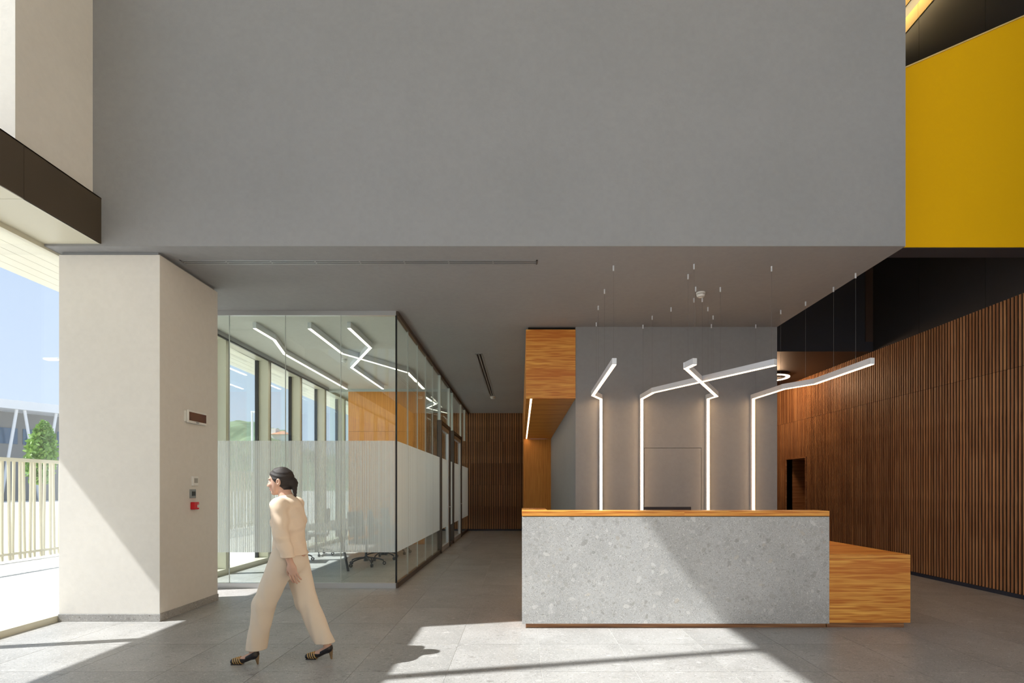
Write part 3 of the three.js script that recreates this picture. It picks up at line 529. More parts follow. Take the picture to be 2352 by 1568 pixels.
// ---- reception desk
{
  const F = 5.50, x0 = 0.014, x1 = 3.217, xr = 4.066;
  const d = thing('reception_desk', 'reception counter clad in grey conglomerate stone with an oak top', 'desk', [1.6, 0, -5.8]);
  part(d, 'plinth', B(x0 + 0.04, x1 - 0.01, 0, 0.049, F + 0.045, F + 0.22), M.walnutDeep);
  part(d, 'stone_front', B(x0, x1, 0.049, 1.163, F, F + 0.03, { r: 0.0015 }), M.deskStone, 'grey conglomerate stone slab');
  part(d, 'carcass', [B(x0 + 0.005, x1 - 0.005, 0.049, 1.155, F + 0.03, F + 0.235), B(x0 + 0.005, x0 + 0.27, 0.049, 1.155, F + 0.235, 6.28)], M.oak);
  part(d, 'shadow_gap', B(x0 + 0.006, x1 - 0.006, 1.155, 1.170, F + 0.008, F + 0.235), M.blackFelt);
  part(d, 'counter_top', B(x0 - 0.001, 1.705, 1.170, 1.224, F - 0.002, F + 0.245, { r: 0.002 }), M.oak);
  part(d, 'counter_top', B(1.706, x1 + 0.001, 1.170, 1.224, F - 0.002, F + 0.245, { r: 0.002, ox: 0.5 }), M.oak);
  part(d, 'return_top', B(x0 - 0.001, x0 + 0.275, 1.170, 1.224, F + 0.247, 6.29, { r: 0.002, turned: true }), M.oak);
  const w = thing('work_counter', 'low oak work counter wrapping the right end of the reception desk', 'desk', [2.5, 0, -6.3]);
  part(w, 'plinth', B(x1, xr - 0.04, 0, 0.05, F + 0.045, 7.1), M.walnutDeep);
  part(w, 'front_panel', B(x1 + 0.002, xr, 0.058, 0.728, F + 0.004, F + 0.03, { r: 0.0015, oy: 0.2 }), M.oak, 'oak veneer front with long grain');
  part(w, 'end_panel', B(xr - 0.026, xr, 0.058, 0.728, F + 0.03, 7.15, { oy: 0.2 }), M.oak);
  part(w, 'work_top', [B(x1 + 0.002, xr, 0.730, 0.768, F + 0.002, 7.15, { r: 0.002, oy: 0.4 }), B(x0 + 0.28, x1 + 0.002, 0.730, 0.768, F + 0.24, F + 1.0, { oy: 0.4 })], M.oak);
  part(w, 'rear_panel', B(xr - 0.6, xr - 0.026, 0.0, 0.728, 7.1, 7.12), M.oak);
  const m = thing('monitor', 'black computer monitor standing behind the reception counter', 'monitor', [1.72, 0.768, -6.2]);
  local(m, 'screen', [new RoundedBoxGeometry(0.56, 0.33, 0.022, 2, 0.006).translate(0, 0.31, 0)].map((g) => metric(g)), M.blackPlastic);
  local(m, 'stand', [metric(new THREE.BoxGeometry(0.06, 0.26, 0.02).translate(0, 0.14, 0.022))], M.blackPlastic);
  local(m, 'foot', metric(new RoundedBoxGeometry(0.24, 0.014, 0.18, 2, 0.005).translate(0, 0.007, 0.03)), M.blackPlastic);
}
// ---- things on the column
{
  const X = -3.955;
  const e = thing('emergency_sign', 'white framed dark red emergency display high on the column', 'sign', [X, 2.315, -6.40]);
  part(e, 'backplate', B(X, X + 0.02, 2.25, 2.375, 6.20, 6.56), M.whitePlastic); part(e, 'housing', B(X + 0.02, X + 0.045, 2.235, 2.39, 6.21, 6.575, { r: 0.008 }), M.whitePlastic);
  part(e, 'display', B(X + 0.044, X + 0.0465, 2.263, 2.365, 6.225, 6.56), M.redScreen, 'dark red display window'); part(e, 'test_button', B(X + 0.044, X + 0.048, 2.245, 2.256, 6.36, 6.41), M.greyPlastic);
  const t = thing('thermostat', 'white room controller with a grey screen on the column', 'thermostat', [X, 1.545, -6.385]);
  part(t, 'casing', B(X, X + 0.025, 1.49, 1.605, 6.335, 6.435, { r: 0.004 }), M.whitePlastic); part(t, 'screen', B(X + 0.0245, X + 0.026, 1.525, 1.582, 6.352, 6.424), M.palegreyPlastic, 'grey screen');
  const k = thing('wall_switch', 'grey push plate with a black key below the thermostat', 'switch', [X, 1.395, -6.355]);
  part(k, 'plate', B(X, X + 0.012, 1.342, 1.448, 6.30, 6.41, { r: 0.003 }), M.greyPlastic); part(k, 'key', B(X + 0.0115, X + 0.016, 1.37, 1.422, 6.33, 6.392), M.blackPlastic, 'black key');
  const a = thing('fire_call_point', 'red fire alarm call point on the column', 'fire alarm', [X, 1.25, -6.36]);
  part(a, 'box', B(X, X + 0.055, 1.205, 1.295, 6.315, 6.405, { r: 0.008 }), M.redPlastic); part(a, 'label_plate', B(X + 0.054, X + 0.0565, 1.228, 1.262, 6.365, 6.40), M.whitePlastic, 'white instruction plate'); part(a, 'print', B(X + 0.0564, X + 0.057, 1.244, 1.250, 6.370, 6.392), M.blackPlastic); part(a, 'lamp', B(X + 0.054, X + 0.058, 1.276, 1.282, 6.375, 6.382), M.whitePlastic);
}
// ---- meeting table and task chairs
{
  const t = thing('meeting_table', 'long white meeting table on splayed black legs', 'table', [-3.62, 0, -10.85]);
  local(t, 'table_top', metric(new RoundedBoxGeometry(1.15, 0.028, 3.3, 2, 0.008).translate(0, 0.736, 0)), M.tableWhite);
  local(t, 'under_frame', [metric(new THREE.BoxGeometry(0.05, 0.04, 2.6).translate(-0.3, 0.70, 0)), metric(new THREE.BoxGeometry(0.05, 0.04, 2.6).translate(0.3, 0.70, 0))], M.blackMetal);
  for (const [sx, sz] of [[-1, -1], [-1, 1], [1, -1], [1, 1]]) local(t, 'leg', [rod(V(0.3 * sx, 0.70, 1.15 * sz), V(0.58 * sx, 0, 1.55 * sz), 0.022, 8), rod(V(0.3 * sx, 0.70, 1.3 * sz), V(0.52 * sx, 0.20, 1.46 * sz), 0.018, 8)], M.blackMetal);
  const c = thing('task_chair', 'dark task chair on castors at the window side of the meeting table', 'chair', [0, 0, 0], 'task chairs around the meeting table');
  const hub = local(c, 'base_hub', cyl(0.045, 0.035, 0.09, 16).translate(0, 0.13, 0), M.blackMetal);
  for (let k = 0; k < 5; k++) {
    const a = k / 5 * Math.PI * 2, u = V(Math.cos(a), 0, Math.sin(a)), n = V(-u.z, 0, u.x), P = (r, y) => u.clone().multiplyScalar(r).setY(y);
    local(c, 'base_arm', tube([P(0.03, 0.15), P(0.16, 0.135), P(0.28, 0.105), P(0.32, 0.085)], 0.014, 12, 7), M.blackMetal);
    const w = local(c, 'castor', [1, -1].map((s) => metric(new THREE.TorusGeometry(0.024, 0.009, 8, 18).applyQuaternion(new THREE.Quaternion().setFromUnitVectors(V(0, 0, 1), n)).translate(u.x * 0.335 + n.x * 0.013 * s, 0.033, u.z * 0.335 + n.z * 0.013 * s))).concat([rod(P(0.32, 0.04), P(0.32, 0.09), 0.008, 6)]), M.blackPlastic);
  }
  local(c, 'gas_lift', cyl(0.025, 0.02, 0.26, 14).translate(0, 0.29, 0), M.blackMetal);
  local(c, 'seat', metric(new RoundedBoxGeometry(0.48, 0.07, 0.46, 4, 0.03).translate(0, 0.455, 0)), M.chairFabric);
  const bk = new RoundedBoxGeometry(0.035, 0.48, 0.44, 6, 0.016); { const p = bk.attributes.position; for (let i = 0; i < p.count; i++) p.setX(i, p.getX(i) - Math.pow(p.getZ(i) / 0.22, 2) * 0.03 + (p.getY(i)) * 0.12); bk.computeVertexNormals(); }
  local(c, 'backrest', metric(bk.translate(0.25, 0.78, 0)), M.chairFabric);
  local(c, 'back_stem', tube([V(0.05, 0.42, 0), V(0.22, 0.43, 0), V(0.255, 0.55, 0), V(0.265, 0.72, 0)], 0.016, 14, 8), M.blackMetal);
  for (const s of [1, -1]) local(c, 'armrest', [rod(V(0.02, 0.44, 0.24 * s), V(0.02, 0.64, 0.26 * s), 0.012, 8), metric(new RoundedBoxGeometry(0.24, 0.025, 0.06, 2, 0.01).translate(0, 0.65, 0.26 * s))], M.blackPlastic);
  const spots = [[-4.45, 10.45, Math.PI + 0.15, 'at the window side of the meeting table, nearer the glass front'], [-4.45, 11.5, Math.PI - 0.2, 'at the window side of the meeting table, nearer the oak wall'], [-2.93, 10.0, 0.35, 'at the corridor side of the meeting table, next to its front leg'], [-2.86, 10.9, -0.1, 'at the middle of the corridor side of the meeting table'], [-2.8, 11.8, 0.1, 'at the corridor side of the meeting table, nearest the oak wall']];
  spots.forEach(([x, d, a, where], k) => { const o = k ? copyOf(c) : c; o.position.set(x, 0, -d); o.rotation.y = a; o.userData.label = 'dark task chair ' + where; });
}
// ---- outdoors
{
  const g = solid('floor_outside', 'sunlit pale paving outside the glass', 'paving', B(-400, -5.31, -0.25, -0.02, -120, 400), M.paving);
  solid('ground_far', 'pale ground round the building', 'ground', [B(-5.3, 60, -0.5, -0.22, -120, 60)], M.paving);
  const c = structure('canopy', 'cream boarded canopy projecting outside the window wall', 'canopy', [-6.2, 4.48, -6]);
  for (let k = 0; k < 9; k++) part(c, 'soffit_board', B(-7.11 + k * 0.2, -7.11 + k * 0.2 + 0.194, 4.48, 4.5, -9, 24), M.creamMetal);
  part(c, 'deck', B(-7.11, -5.26, 4.5, 4.56, -9, 24), M.creamMetal);
  const nb = thing('bounce_building', 'ochre block added out of view beyond the lobby glazing to bounce warm light', 'building', [19, 0, 8]);  // added out of view; its ochre face throws warm light indoors
  part(nb, 'wall', B(17, 26, 0, 13, -34, 8), M.ochre); part(nb, 'parapet', B(16.85, 26.15, 13, 13.4, -34.2, 8.2), M.houseWhite);
  for (let f = 0; f < 3; f++) for (let k = 0; k < 8; k++) part(nb, 'window', B(16.96, 17, 1.4 + f * 4, 3.4 + f * 4, -32 + k * 5, -30.4 + k * 5), M.skyWindow);
  // picket fence
  const f = thing('picket_fence', 'cream picket fence on the sunny terrace', 'fence', [-10.2, 0, -13]);
  part(f, 'top_rail', B(-10.24, -10.16, 2.0, 2.07, 5, 22), M.fence); part(f, 'bottom_rail', B(-10.23, -10.17, 0.12, 0.17, 5, 22), M.fence);
  const pk = metric(new THREE.BoxGeometry(0.03, 1.98, 0.045).translate(0, 0, 0));
  for (let k = 0, d = 5.1; d < 22; d += 0.115, k++) { const m = local(f, 'picket', pk, M.fence); m.position.set((k % 2) * 0.03 - 0.015, 1.01, 13 - d); m.rotation.x = (k % 3 - 1) * 0.014; }
  // pavilion with slanted struts
  const A = V(-59.2, 0, -60), u = V(0.459, 0, -0.888).normalize(), n = V(u.z, 0, -u.x).multiplyScalar(-1);   // n points towards the camera side
  if (n.dot(V(0, 0, 0).sub(A)) < 0) n.multiplyScalar(-1);
  const b = thing('pavilion', 'long grey pavilion with white flat roof and slanted white struts', 'building', [A.x, 0, A.z]);
  b.rotation.y = Math.atan2(-u.z, u.x);                                                             // own x axis along the front
  const side = (() => { const t = V(0, 0, 1).applyAxisAngle(V(0, 1, 0), b.rotation.y); return t.dot(n) > 0 ? 1 : -1; })();
  const box = (x0, x1, y0, y1, z0, z1) => metric(new THREE.BoxGeometry(x1 - x0, y1 - y0, z1 - z0).translate((x0 + x1) / 2, (y0 + y1) / 2, side * (z0 + z1) / 2));
  local(b, 'wall', box(-25, 14, 0, 10.6, -14, -3.5), M.concrete);
  local(b, 'roof', box(-26, 15, 10.6, 11.6, -15, 0.6), M.roofWhite);
  for (let x = -24; x < 13; x += 3.4) local(b, 'window', box(x, x + 2.9, 6.8, 8.7, -3.5, -3.4), M.skyWindow);
  for (let k = -6; k < 4; k++) { const x = k * 3.7 + 1.8; for (const s of [-1, 1]) local(b, 'strut', rod(V(x + s * 0.35, 10.6, 0), V(x + s * 1.75, 0, 0), 0.16, 8), M.roofWhite); }
  // young tree before the pavilion
  const t = thing('young_tree', 'slender young tree with light green leaves behind the picket fence', 'tree', [-22.7, 0, -25]);
  local(t, 'trunk', [tube([V(0, 0, 0), V(0.05, 1.4, 0), V(-0.02, 2.6, 0.03), V(0.05, 4.3, 0)], 0.05, 16, 7)], M.bark);
  const leaf = new THREE.PlaneGeometry(0.16, 0.09), im = new THREE.InstancedMesh(leaf, M.leaf, 1500), mm = new THREE.Matrix4(), qq = new THREE.Quaternion(), cc = new THREE.Color(); im.name = 'foliage';
  for (let i = 0; i < 1500; i++) { const y = rnd(), r = 0.62 * Math.pow(Math.sin(Math.PI * (0.12 + y * 0.86)), 0.7) * Math.sqrt(rnd()), a = rnd() * 6.28; qq.setFromEuler(new THREE.Euler(rnd() * 6, rnd() * 6, rnd() * 6)); mm.compose(V(Math.cos(a) * r + 0.25 * (y - 0.5), 1.7 + y * 2.9, Math.sin(a) * r), qq, V(1, 1, 1).multiplyScalar(0.8 + rnd() * 0.6)); im.setMatrixAt(i, mm); const k = rnd(); im.setColorAt(i, cc.setRGB(0.9 + k * 0.5, 0.95 + k * 0.3, 0.8)); }
  im.userData.kind = 'stuff'; t.add(shade(im));
  // street lamp and post
  const s = thing('street_lamp', 'white street lamp with flat head on a long arm outside', 'street lamp', [-14.6, 0, -18]);
  local(s, 'pole', rod(V(0, 0, 0), V(0, 5.9, 0), 0.06, 12, 0.045), M.roofWhite); local(s, 'arm', rod(V(0, 5.86, 0), V(-1.2, 5.88, 0), 0.028, 8), M.roofWhite);
  local(s, 'lamp_head', metric(new RoundedBoxGeometry(0.52, 0.07, 0.22, 2, 0.03).translate(-1.36, 5.86, 0)), M.roofWhite);
  const p = thing('signal_post', 'thin white post with a short crossbar outside the meeting room windows', 'post', [-12.72, 0, -25]);
  local(p, 'pole', rod(V(0, 0, 0), V(0, 5.1, 0), 0.05, 8), M.roofWhite); local(p, 'crossbar', rod(V(-0.05, 5.07, 0), V(0.62, 5.07, 0), 0.045, 8), M.roofWhite);
  // hills with trees and a white house
  const ridge = (name, label, mat, d0, d1, x0, x1, hgt, rough, col) => {
    const nx = 150, ny = 26, g = new THREE.PlaneGeometry(1, 1, nx, ny), q = g.attributes.position, color = new Float32Array(q.count * 3);
    for (let i = 0; i < q.count; i++) { const a = q.getX(i) + 0.5, c = q.getY(i) + 0.5, rise = Math.sin(Math.min(1, c * 1.3) * Math.PI / 2); const h = hgt(a) * rise + rough * (fbm(a, c, 40, 9, 4, 31) - 0.35) * rise; q.setXYZ(i, lerp(x0, x1, a), Math.max(-2, h), -lerp(d0, d1, c)); if (col) { const k = fbm(a, c, 60, 20, 3, 8); color.set([0.10 + k * 0.12, 0.15 + k * 0.14, 0.10 + k * 0.07], i * 3); } }
    if (col) g.setAttribute('color', new THREE.BufferAttribute(color, 3)); g.computeVertexNormals();
    const m = shade(new THREE.Mesh(g, mat)); m.name = name; scene.add(m); return tag(m, label, 'hill');
  };
  ridge('far_hills', 'long forested hills on the horizon beyond the meeting room windows', M.hillForest, 1300, 1900, -1500, -200, (a) => 118 + 30 * Math.sin(a * 9) - 34 * Math.max(0, a - 0.5) * 2 + 10, 14);
  ridge('wooded_hill', 'green wooded hill in front of the long horizon hills', M.hillGreen, 300, 420, -330, -60, (a) => 40 * Math.exp(-Math.pow((a - 0.46) / 0.20, 2)) + 8, 9, true);
  const h = thing('hillside_house', 'white villa on the wooded hill', 'house', [-176, 28, -382]);
  local(h, 'walls', [metric(new THREE.BoxGeometry(20, 12, 10).translate(0, 6, 0)), metric(new THREE.BoxGeometry(9, 7, 9).translate(14, 2, 0)), metric(new THREE.BoxGeometry(6, 5, 6).translate(-3, 14, 0))], M.houseWhite);
  local(h, 'roof', metric(new THREE.CylinderGeometry(0.5, 9, 3, 4).rotateY(Math.PI / 4).translate(4, 13.5, 0)), M.houseRoof);
}
// ------------------------------------------------------------------ the walking woman
function surfaceNet(sdf, lo, hi, cell) {
  const n = [0, 1, 2].map((i) => Math.ceil((hi[i] - lo[i]) / cell) + 1), [nx, ny, nz] = n, f = new Float32Array(nx * ny * nz), id = new Int32Array(nx * ny * nz).fill(-1), I = (x, y, z) => x + nx * (y + ny * z);
  for (let z = 0; z < nz; z++) for (let y = 0; y < ny; y++) for (let x = 0; x < nx; x++) f[I(x, y, z)] = sdf(lo[0] + x * cell, lo[1] + y * cell, lo[2] + z * cell);
  const pos = [], idx = [];
  for (let z = 0; z < nz - 1; z++) for (let y = 0; y < ny - 1; y++) for (let x = 0; x < nx - 1; x++) {
    let m = 0; for (let k = 0; k < 8; k++) if (f[I(x + (k & 1), y + (k >> 1 & 1), z + (k >> 2))] < 0) m |= 1 << k;
    if (m === 0 || m === 255) continue;
    let sx = 0, sy = 0, sz = 0, c = 0;
    for (let a = 0; a < 8; a++) for (const ax of [1, 2, 4]) { if (a & ax) continue; const b = a | ax; if (((m >> a) & 1) === ((m >> b) & 1)) continue; const fa = f[I(x + (a & 1), y + (a >> 1 & 1), z + (a >> 2))], fb = f[I(x + (b & 1), y + (b >> 1 & 1), z + (b >> 2))], t = fa / (fa - fb); sx += (a & 1) + (ax === 1 ? t : 0); sy += (a >> 1 & 1) + (ax === 2 ? t : 0); sz += (a >> 2) + (ax === 4 ? t : 0); c++; }
    id[I(x, y, z)] = pos.length / 3; pos.push(lo[0] + (x + sx / c) * cell, lo[1] + (y + sy / c) * cell, lo[2] + (z + sz / c) * cell);
  }
  for (let z = 1; z < nz - 1; z++) for (let y = 1; y < ny - 1; y++) for (let x = 1; x < nx - 1; x++) {
    const s = f[I(x, y, z)] < 0;
    const quad = (a, b, c, d, flip) => { if (a < 0 || b < 0 || c < 0 || d < 0) return; if (flip) idx.push(a, c, b, a, d, c); else idx.push(a, b, c, a, c, d); };
    if (s !== f[I(x + 1, y, z)] < 0) quad(id[I(x, y - 1, z - 1)], id[I(x, y, z - 1)], id[I(x, y, z)], id[I(x, y - 1, z)], !s);
    if (s !== f[I(x, y + 1, z)] < 0) quad(id[I(x - 1, y, z - 1)], id[I(x - 1, y, z)], id[I(x, y, z)], id[I(x, y, z - 1)], !s);
    if (s !== f[I(x, y, z + 1)] < 0) quad(id[I(x - 1, y - 1, z)], id[I(x, y - 1, z)], id[I(x, y, z)], id[I(x - 1, y, z)], !s);
  }
  const g = new THREE.BufferGeometry(); g.setAttribute('position', new THREE.Float32BufferAttribute(pos, 3)); g.setIndex(idx);
  const nor = new Float32Array(pos.length), e = cell * 0.5;
  for (let i = 0; i < pos.length; i += 3) { const [x, y, z] = [pos[i], pos[i + 1], pos[i + 2]]; const v = V(sdf(x + e, y, z) - sdf(x - e, y, z), sdf(x, y + e, z) - sdf(x, y - e, z), sdf(x, y, z + e) - sdf(x, y, z - e)).normalize(); nor.set([v.x, v.y, v.z], i); }
  g.setAttribute('normal', new THREE.BufferAttribute(nor, 3)); return metric(g);
}
const smin = (a, b, k) => { const h = clamp(0.5 + 0.5 * (b - a) / k, 0, 1); return lerp(b, a, h) - k * h * (1 - h); };
const cap = (x, y, z, a, b, ra, rb) => { const dx = b[0] - a[0], dy = b[1] - a[1], dz = b[2] - a[2], px = x - a[0], py = y - a[1], pz = z - a[2], t = clamp((px * dx + py * dy + pz * dz) / (dx * dx + dy * dy + dz * dz), 0, 1); return Math.hypot(px - dx * t, py - dy * t, pz - dz * t) - lerp(ra, rb, t); };
const ell = (x, y, z, c, r) => { const a = (x - c[0]) / r[0], b = (y - c[1]) / r[1], d = (z - c[2]) / r[2], k0 = Math.hypot(a, b, d), k1 = Math.hypot(a / r[0], b / r[1], d / r[2]); return k1 > 1e-6 ? k0 * (k0 - 1) / k1 : -Math.min(...r); };
{
  const ORIGIN = [-1.96, 0, -4.455];
  const w = thing('person', 'woman in a cream blouse and wide cream trousers walking in striped heels', 'person', ORIGIN);
  const skin = std({ vertexColors: true, roughness: 0.55 }), strands = dataTexture(256, 256, (u, v) => { const n = fbm(u, v, 4, 90, 3, 71) * 255; return [n, n, n]; }, [0.12, 0.12], false), hairM = std({ color: rgb(0.020, 0.012, 0.009), roughness: 0.62, bumpMap: strands, bumpScale: 0.002 });
  const weave = dataTexture(256, 256, (u, v) => { const n = 225 + (fbm(u, v, 64, 64, 2, 51) - 0.5) * 40; return [n, n, n]; }, [0.2, 0.2], false);
  const blouseM = std({ color: rgb(0.78, 0.62, 0.47), roughness: 0.75, bumpMap: weave, bumpScale: 0.0008 }), trouserM = std({ color: rgb(0.74, 0.62, 0.49), roughness: 0.85, bumpMap: weave, bumpScale: 0.001 });
  const blackLeather = std({ color: rgb(0.012, 0.010, 0.012), roughness: 0.35 }), goldLeather = std({ color: rgb(0.52, 0.33, 0.12), roughness: 0.35, metalness: 0.3 }), heelM = std({ color: rgb(0.22, 0.14, 0.07), roughness: 0.4 });
  // joints in her own axes: she faces -x, her left side is +z
  const J = {
    head: [-0.065, 1.515, 0], neck: [-0.02, 1.385, 0], chest: [-0.005, 1.24, 0], waist: [0.0, 1.04, 0], hip: [0.005, 0.90, 0],
    sL: [-0.01, 1.325, 0.165], eL: [0.035, 1.07, 0.215], wL: [0.105, 0.855, 0.20], sR: [-0.005, 1.325, -0.165], eR: [-0.02, 1.06, -0.22], wR: [-0.11, 0.86, -0.20],
    hL: [0.0, 0.88, 0.085], kL: [-0.165, 0.50, 0.085], aL: [-0.262, 0.125, 0.075], hR: [0.01, 0.88, -0.085], kR: [0.12, 0.49, -0.08], aR: [0.302, 0.135, -0.06],
  };
  const C = (a, b, ra, rb) => (x, y, z) => cap(x, y, z, J[a], J[b], ra, rb);
  const bones = [C('neck', 'chest', 0.05, 0.10), C('waist', 'hip', 0.105, 0.13), C('chest', 'waist', 0.115, 0.10), C('neck', 'head', 0.050, 0.048), C('sL', 'eL', 0.045, 0.036), C('eL', 'wL', 0.036, 0.024), C('sR', 'eR', 0.045, 0.036), C('eR', 'wR', 0.036, 0.024), C('hL', 'kL', 0.085, 0.055), C('kL', 'aL', 0.052, 0.034), C('hR', 'kR', 0.085, 0.055), C('kR', 'aR', 0.052, 0.034)];
  const shoulders = (x, y, z) => cap(x, y, z, J.sL, J.sR, 0.048, 0.048);
  const body = (x, y, z) => { let d = shoulders(x, y, z); for (const b of bones) d = smin(d, b(x, y, z), 0.035); return d; };
  const bodyG = surfaceNet(body, [-0.42, 0.05, -0.34], [0.44, 1.50, 0.34], 0.012);
  // head, in the head's own axes
  const skull = (x, y, z) => {
    let d = ell(x, y, z, [0.008, 0.028, 0], [0.096, 0.090, 0.074]);
    d = smin(d, ell(x, y, z, [-0.036, -0.045, 0], [0.052, 0.062, 0.053]), 0.035);
    d = smin(d, ell(x, y, z, [-0.068, -0.088, 0], [0.020, 0.017, 0.021]), 0.018);
    return smin(d, cap(x, y, z, [0.022, -0.05, 0], [0.040, -0.15, 0], 0.045, 0.048), 0.02);
  };
  const headSdf = (x, y, z) => {
    let d = skull(x, y, z);
    for (const s of [-1, 1]) {
      d = smin(d, ell(x, y, z, [-0.069, 0.030, 0.030 * s], [0.018, 0.008, 0.026]), 0.012);                                  // brow
      d = smin(d, ell(x, y, z, [-0.076, -0.022, 0.038 * s], [0.017, 0.018, 0.018]), 0.02);                                  // cheek
      d = -smin(-d, Math.hypot(x + 0.099, y - 0.008, z - 0.032 * s) - 0.017, 0.006);                                        // eye socket
      d = Math.min(d, Math.max(Math.hypot(x + 0.0765, y - 0.008, z - 0.031 * s) - 0.0128, 0.0105 - y + 0.25 * (x + 0.088)));  // upper lid
      d = smin(d, Math.max(ell(x, y, z, [0.014, -0.006, 0.079 * s], [0.019, 0.031, 0.011]), -ell(x, y, z, [0.011, -0.003, 0.091 * s], [0.010, 0.018, 0.009])), 0.005);
    }
    d = smin(d, cap(x, y, z, [-0.086, 0.022, 0], [-0.111, -0.022, 0], 0.0065, 0.0095), 0.010);
    for (const s of [-1, 1]) d = smin(d, ell(x, y, z, [-0.100, -0.027, 0.0095 * s], [0.010, 0.0065, 0.0065]), 0.006);
    d = smin(d, ell(x, y, z, [-0.087, -0.052, 0], [0.012, 0.0065, 0.021]), 0.005); return smin(d, ell(x, y, z, [-0.084, -0.065, 0], [0.012, 0.007, 0.018]), 0.005);
  };
  const headG = surfaceNet(headSdf, [-0.13, -0.16, -0.1], [0.12, 0.14, 0.1], 0.003);
  const paint = (g, fn) => { const p = g.attributes.position, c = new Float32Array(p.count * 3); for (let i = 0; i < p.count; i++) c.set(fn(p.getX(i), p.getY(i), p.getZ(i)), i * 3); g.setAttribute('color', new THREE.BufferAttribute(c, 3)); return g; };
  const SK = [0.60, 0.36, 0.26];
  paint(headG, (x, y, z) => Math.abs(y + 0.058) < 0.013 && x < -0.078 && Math.abs(z) < 0.022 ? [0.46, 0.15, 0.14] : Math.abs(y - 0.030) < 0.004 && x < -0.07 && Math.abs(Math.abs(z) - 0.032) < 0.018 ? [0.06, 0.035, 0.025] : SK);
  const tilt = new THREE.Matrix4().makeRotationZ(0.10);
  headG.applyMatrix4(tilt).translate(J.head[0], J.head[1], J.head[2]);
  // hand: palm and five bent fingers, hanging along -y; palm width along x
  const handSdf = (mirror) => (X, y, z0) => {
    const z = z0 * mirror, x = X;
    let d = ell(x, y, z, [0, -0.05, 0], [0.038, 0.052, 0.016]);
    d = smin(d, cap(x, y, z, [0, 0.02, 0], [0, -0.03, 0], 0.023, 0.022), 0.02);
    const F = [[-0.030, 0.034, 0.0085], [-0.010, 0.039, 0.009], [0.010, 0.036, 0.0085], [0.028, 0.029, 0.0075]];
    for (const [fx, L, r] of F) { const a = [fx, -0.088, 0], b = [fx * 1.1, -0.088 - L, -0.008], c = [fx * 1.1, -0.088 - L * 1.75, -0.024], e = [fx * 1.08, -0.088 - L * 2.2, -0.042]; d = smin(d, Math.min(cap(x, y, z, a, b, r * 1.08, r), cap(x, y, z, b, c, r, r * 0.92), cap(x, y, z, c, e, r * 0.92, r * 0.8)), 0.004); }
    const t = Math.min(cap(x, y, z, [-0.026, -0.022, -0.006], [-0.050, -0.058, -0.020], 0.013, 0.011), cap(x, y, z, [-0.050, -0.058, -0.020], [-0.054, -0.092, -0.032], 0.0105, 0.0085));
    return smin(d, t, 0.008);
  };
  const hand = (wrist, elbow, mirror) => {
    const g = surfaceNet(handSdf(mirror), [-0.08, -0.20, -0.07], [0.06, 0.05, 0.07], 0.0032), dir = V(...wrist).sub(V(...elbow)).normalize();
    g.applyQuaternion(new THREE.Quaternion().setFromUnitVectors(V(0, -1, 0), dir.lerp(V(0, -1, 0), 0.25).normalize())); return paint(g.translate(...wrist), () => SK);
  };
  const handL = hand(J.wL, J.eL, 1), handR = hand(J.wR, J.eR, -1);
  // feet inside the shoes
  const foot = (a, dirX) => (x, y, z) => smin(cap(x, y, z, [a[0], a[1], a[2]], [a[0] + 0.012, a[1] - 0.045, a[2]], 0.034, 0.030), Math.min(cap(x, y, z, [a[0] + 0.01, a[1] - 0.045, a[2]], [a[0] - 0.105, 0.032, a[2]], 0.028, 0.026), cap(x, y, z, [a[0] - 0.105, 0.032, a[2]], [a[0] - 0.165, 0.024, a[2]], 0.027, 0.018)), 0.02);
  const footG = (a) => paint(surfaceNet(foot(a), [a[0] - 0.2, 0.0, a[2] - 0.05], [a[0] + 0.06, a[1] + 0.05, a[2] + 0.05], 0.005), () => SK);
  paint(bodyG, () => SK);
  const all = [bodyG, headG, handL, handR, footG(J.aL), footG(J.aR)].map((g) => { const q = g.toNonIndexed(); return q; });
  local(w, 'body', mergeGeometries(all, false), skin);
  // eyes
  for (const s of [-1, 1]) {
    const e = V(-0.0765, 0.008, 0.031 * s).applyMatrix4(tilt).add(V(...J.head)), b = local(w, 'eye', metric(new THREE.SphereGeometry(0.0116, 18, 14).translate(e.x, e.y, e.z)), std({ color: rgb(0.75, 0.72, 0.68), roughness: 0.2 }));
    local(b, 'iris', metric(new THREE.SphereGeometry(0.0062, 12, 10).translate(e.x - 0.0062, e.y, e.z)), std({ color: rgb(0.03, 0.018, 0.012), roughness: 0.15 }));
  }
  // hair: pulled back over the head into a low tail on the neck
  const hairSdf = (x, y, z) => {
    const wave = 0.0012 * Math.sin(y * 210 + x * 60 + Math.abs(z) * 90);
    const line = -(0.765 * x + 0.645 * y + 0.016 - 0.10 * Math.abs(z) * (y > 0.03 ? 1 : 0)), nape = -(y + 0.072);
    let d = -smin(-(skull(x, y, z) - 0.0085 + wave), -Math.max(line, nape), 0.006);
    d = Math.max(d, -(ell(x, y, z, [0.012, -0.010, z > 0 ? 0.082 : -0.082], [0.020, 0.034, 0.020])));
    d = smin(d, ell(x, y, z, [0.100, -0.012, 0], [0.036, 0.038, 0.038]) + wave, 0.018);
    return smin(d, cap(x, y, z, [0.112, -0.03, 0], [0.108, -0.135, 0.0], 0.026, 0.010) + wave, 0.02);
  };
  const hairG = surfaceNet(hairSdf, [-0.12, -0.17, -0.11], [0.16, 0.15, 0.11], 0.0038);
  { const p = hairG.attributes.position, uv = hairG.attributes.uv; for (let i = 0; i < p.count; i++) uv.setXY(i, p.getX(i), Math.atan2(p.getZ(i), p.getY(i) + 0.02) * 0.08); }   // strands run from brow to tail
  local(w, 'hair', hairG.applyMatrix4(tilt).translate(...J.head), hairM, 'dark hair drawn back');
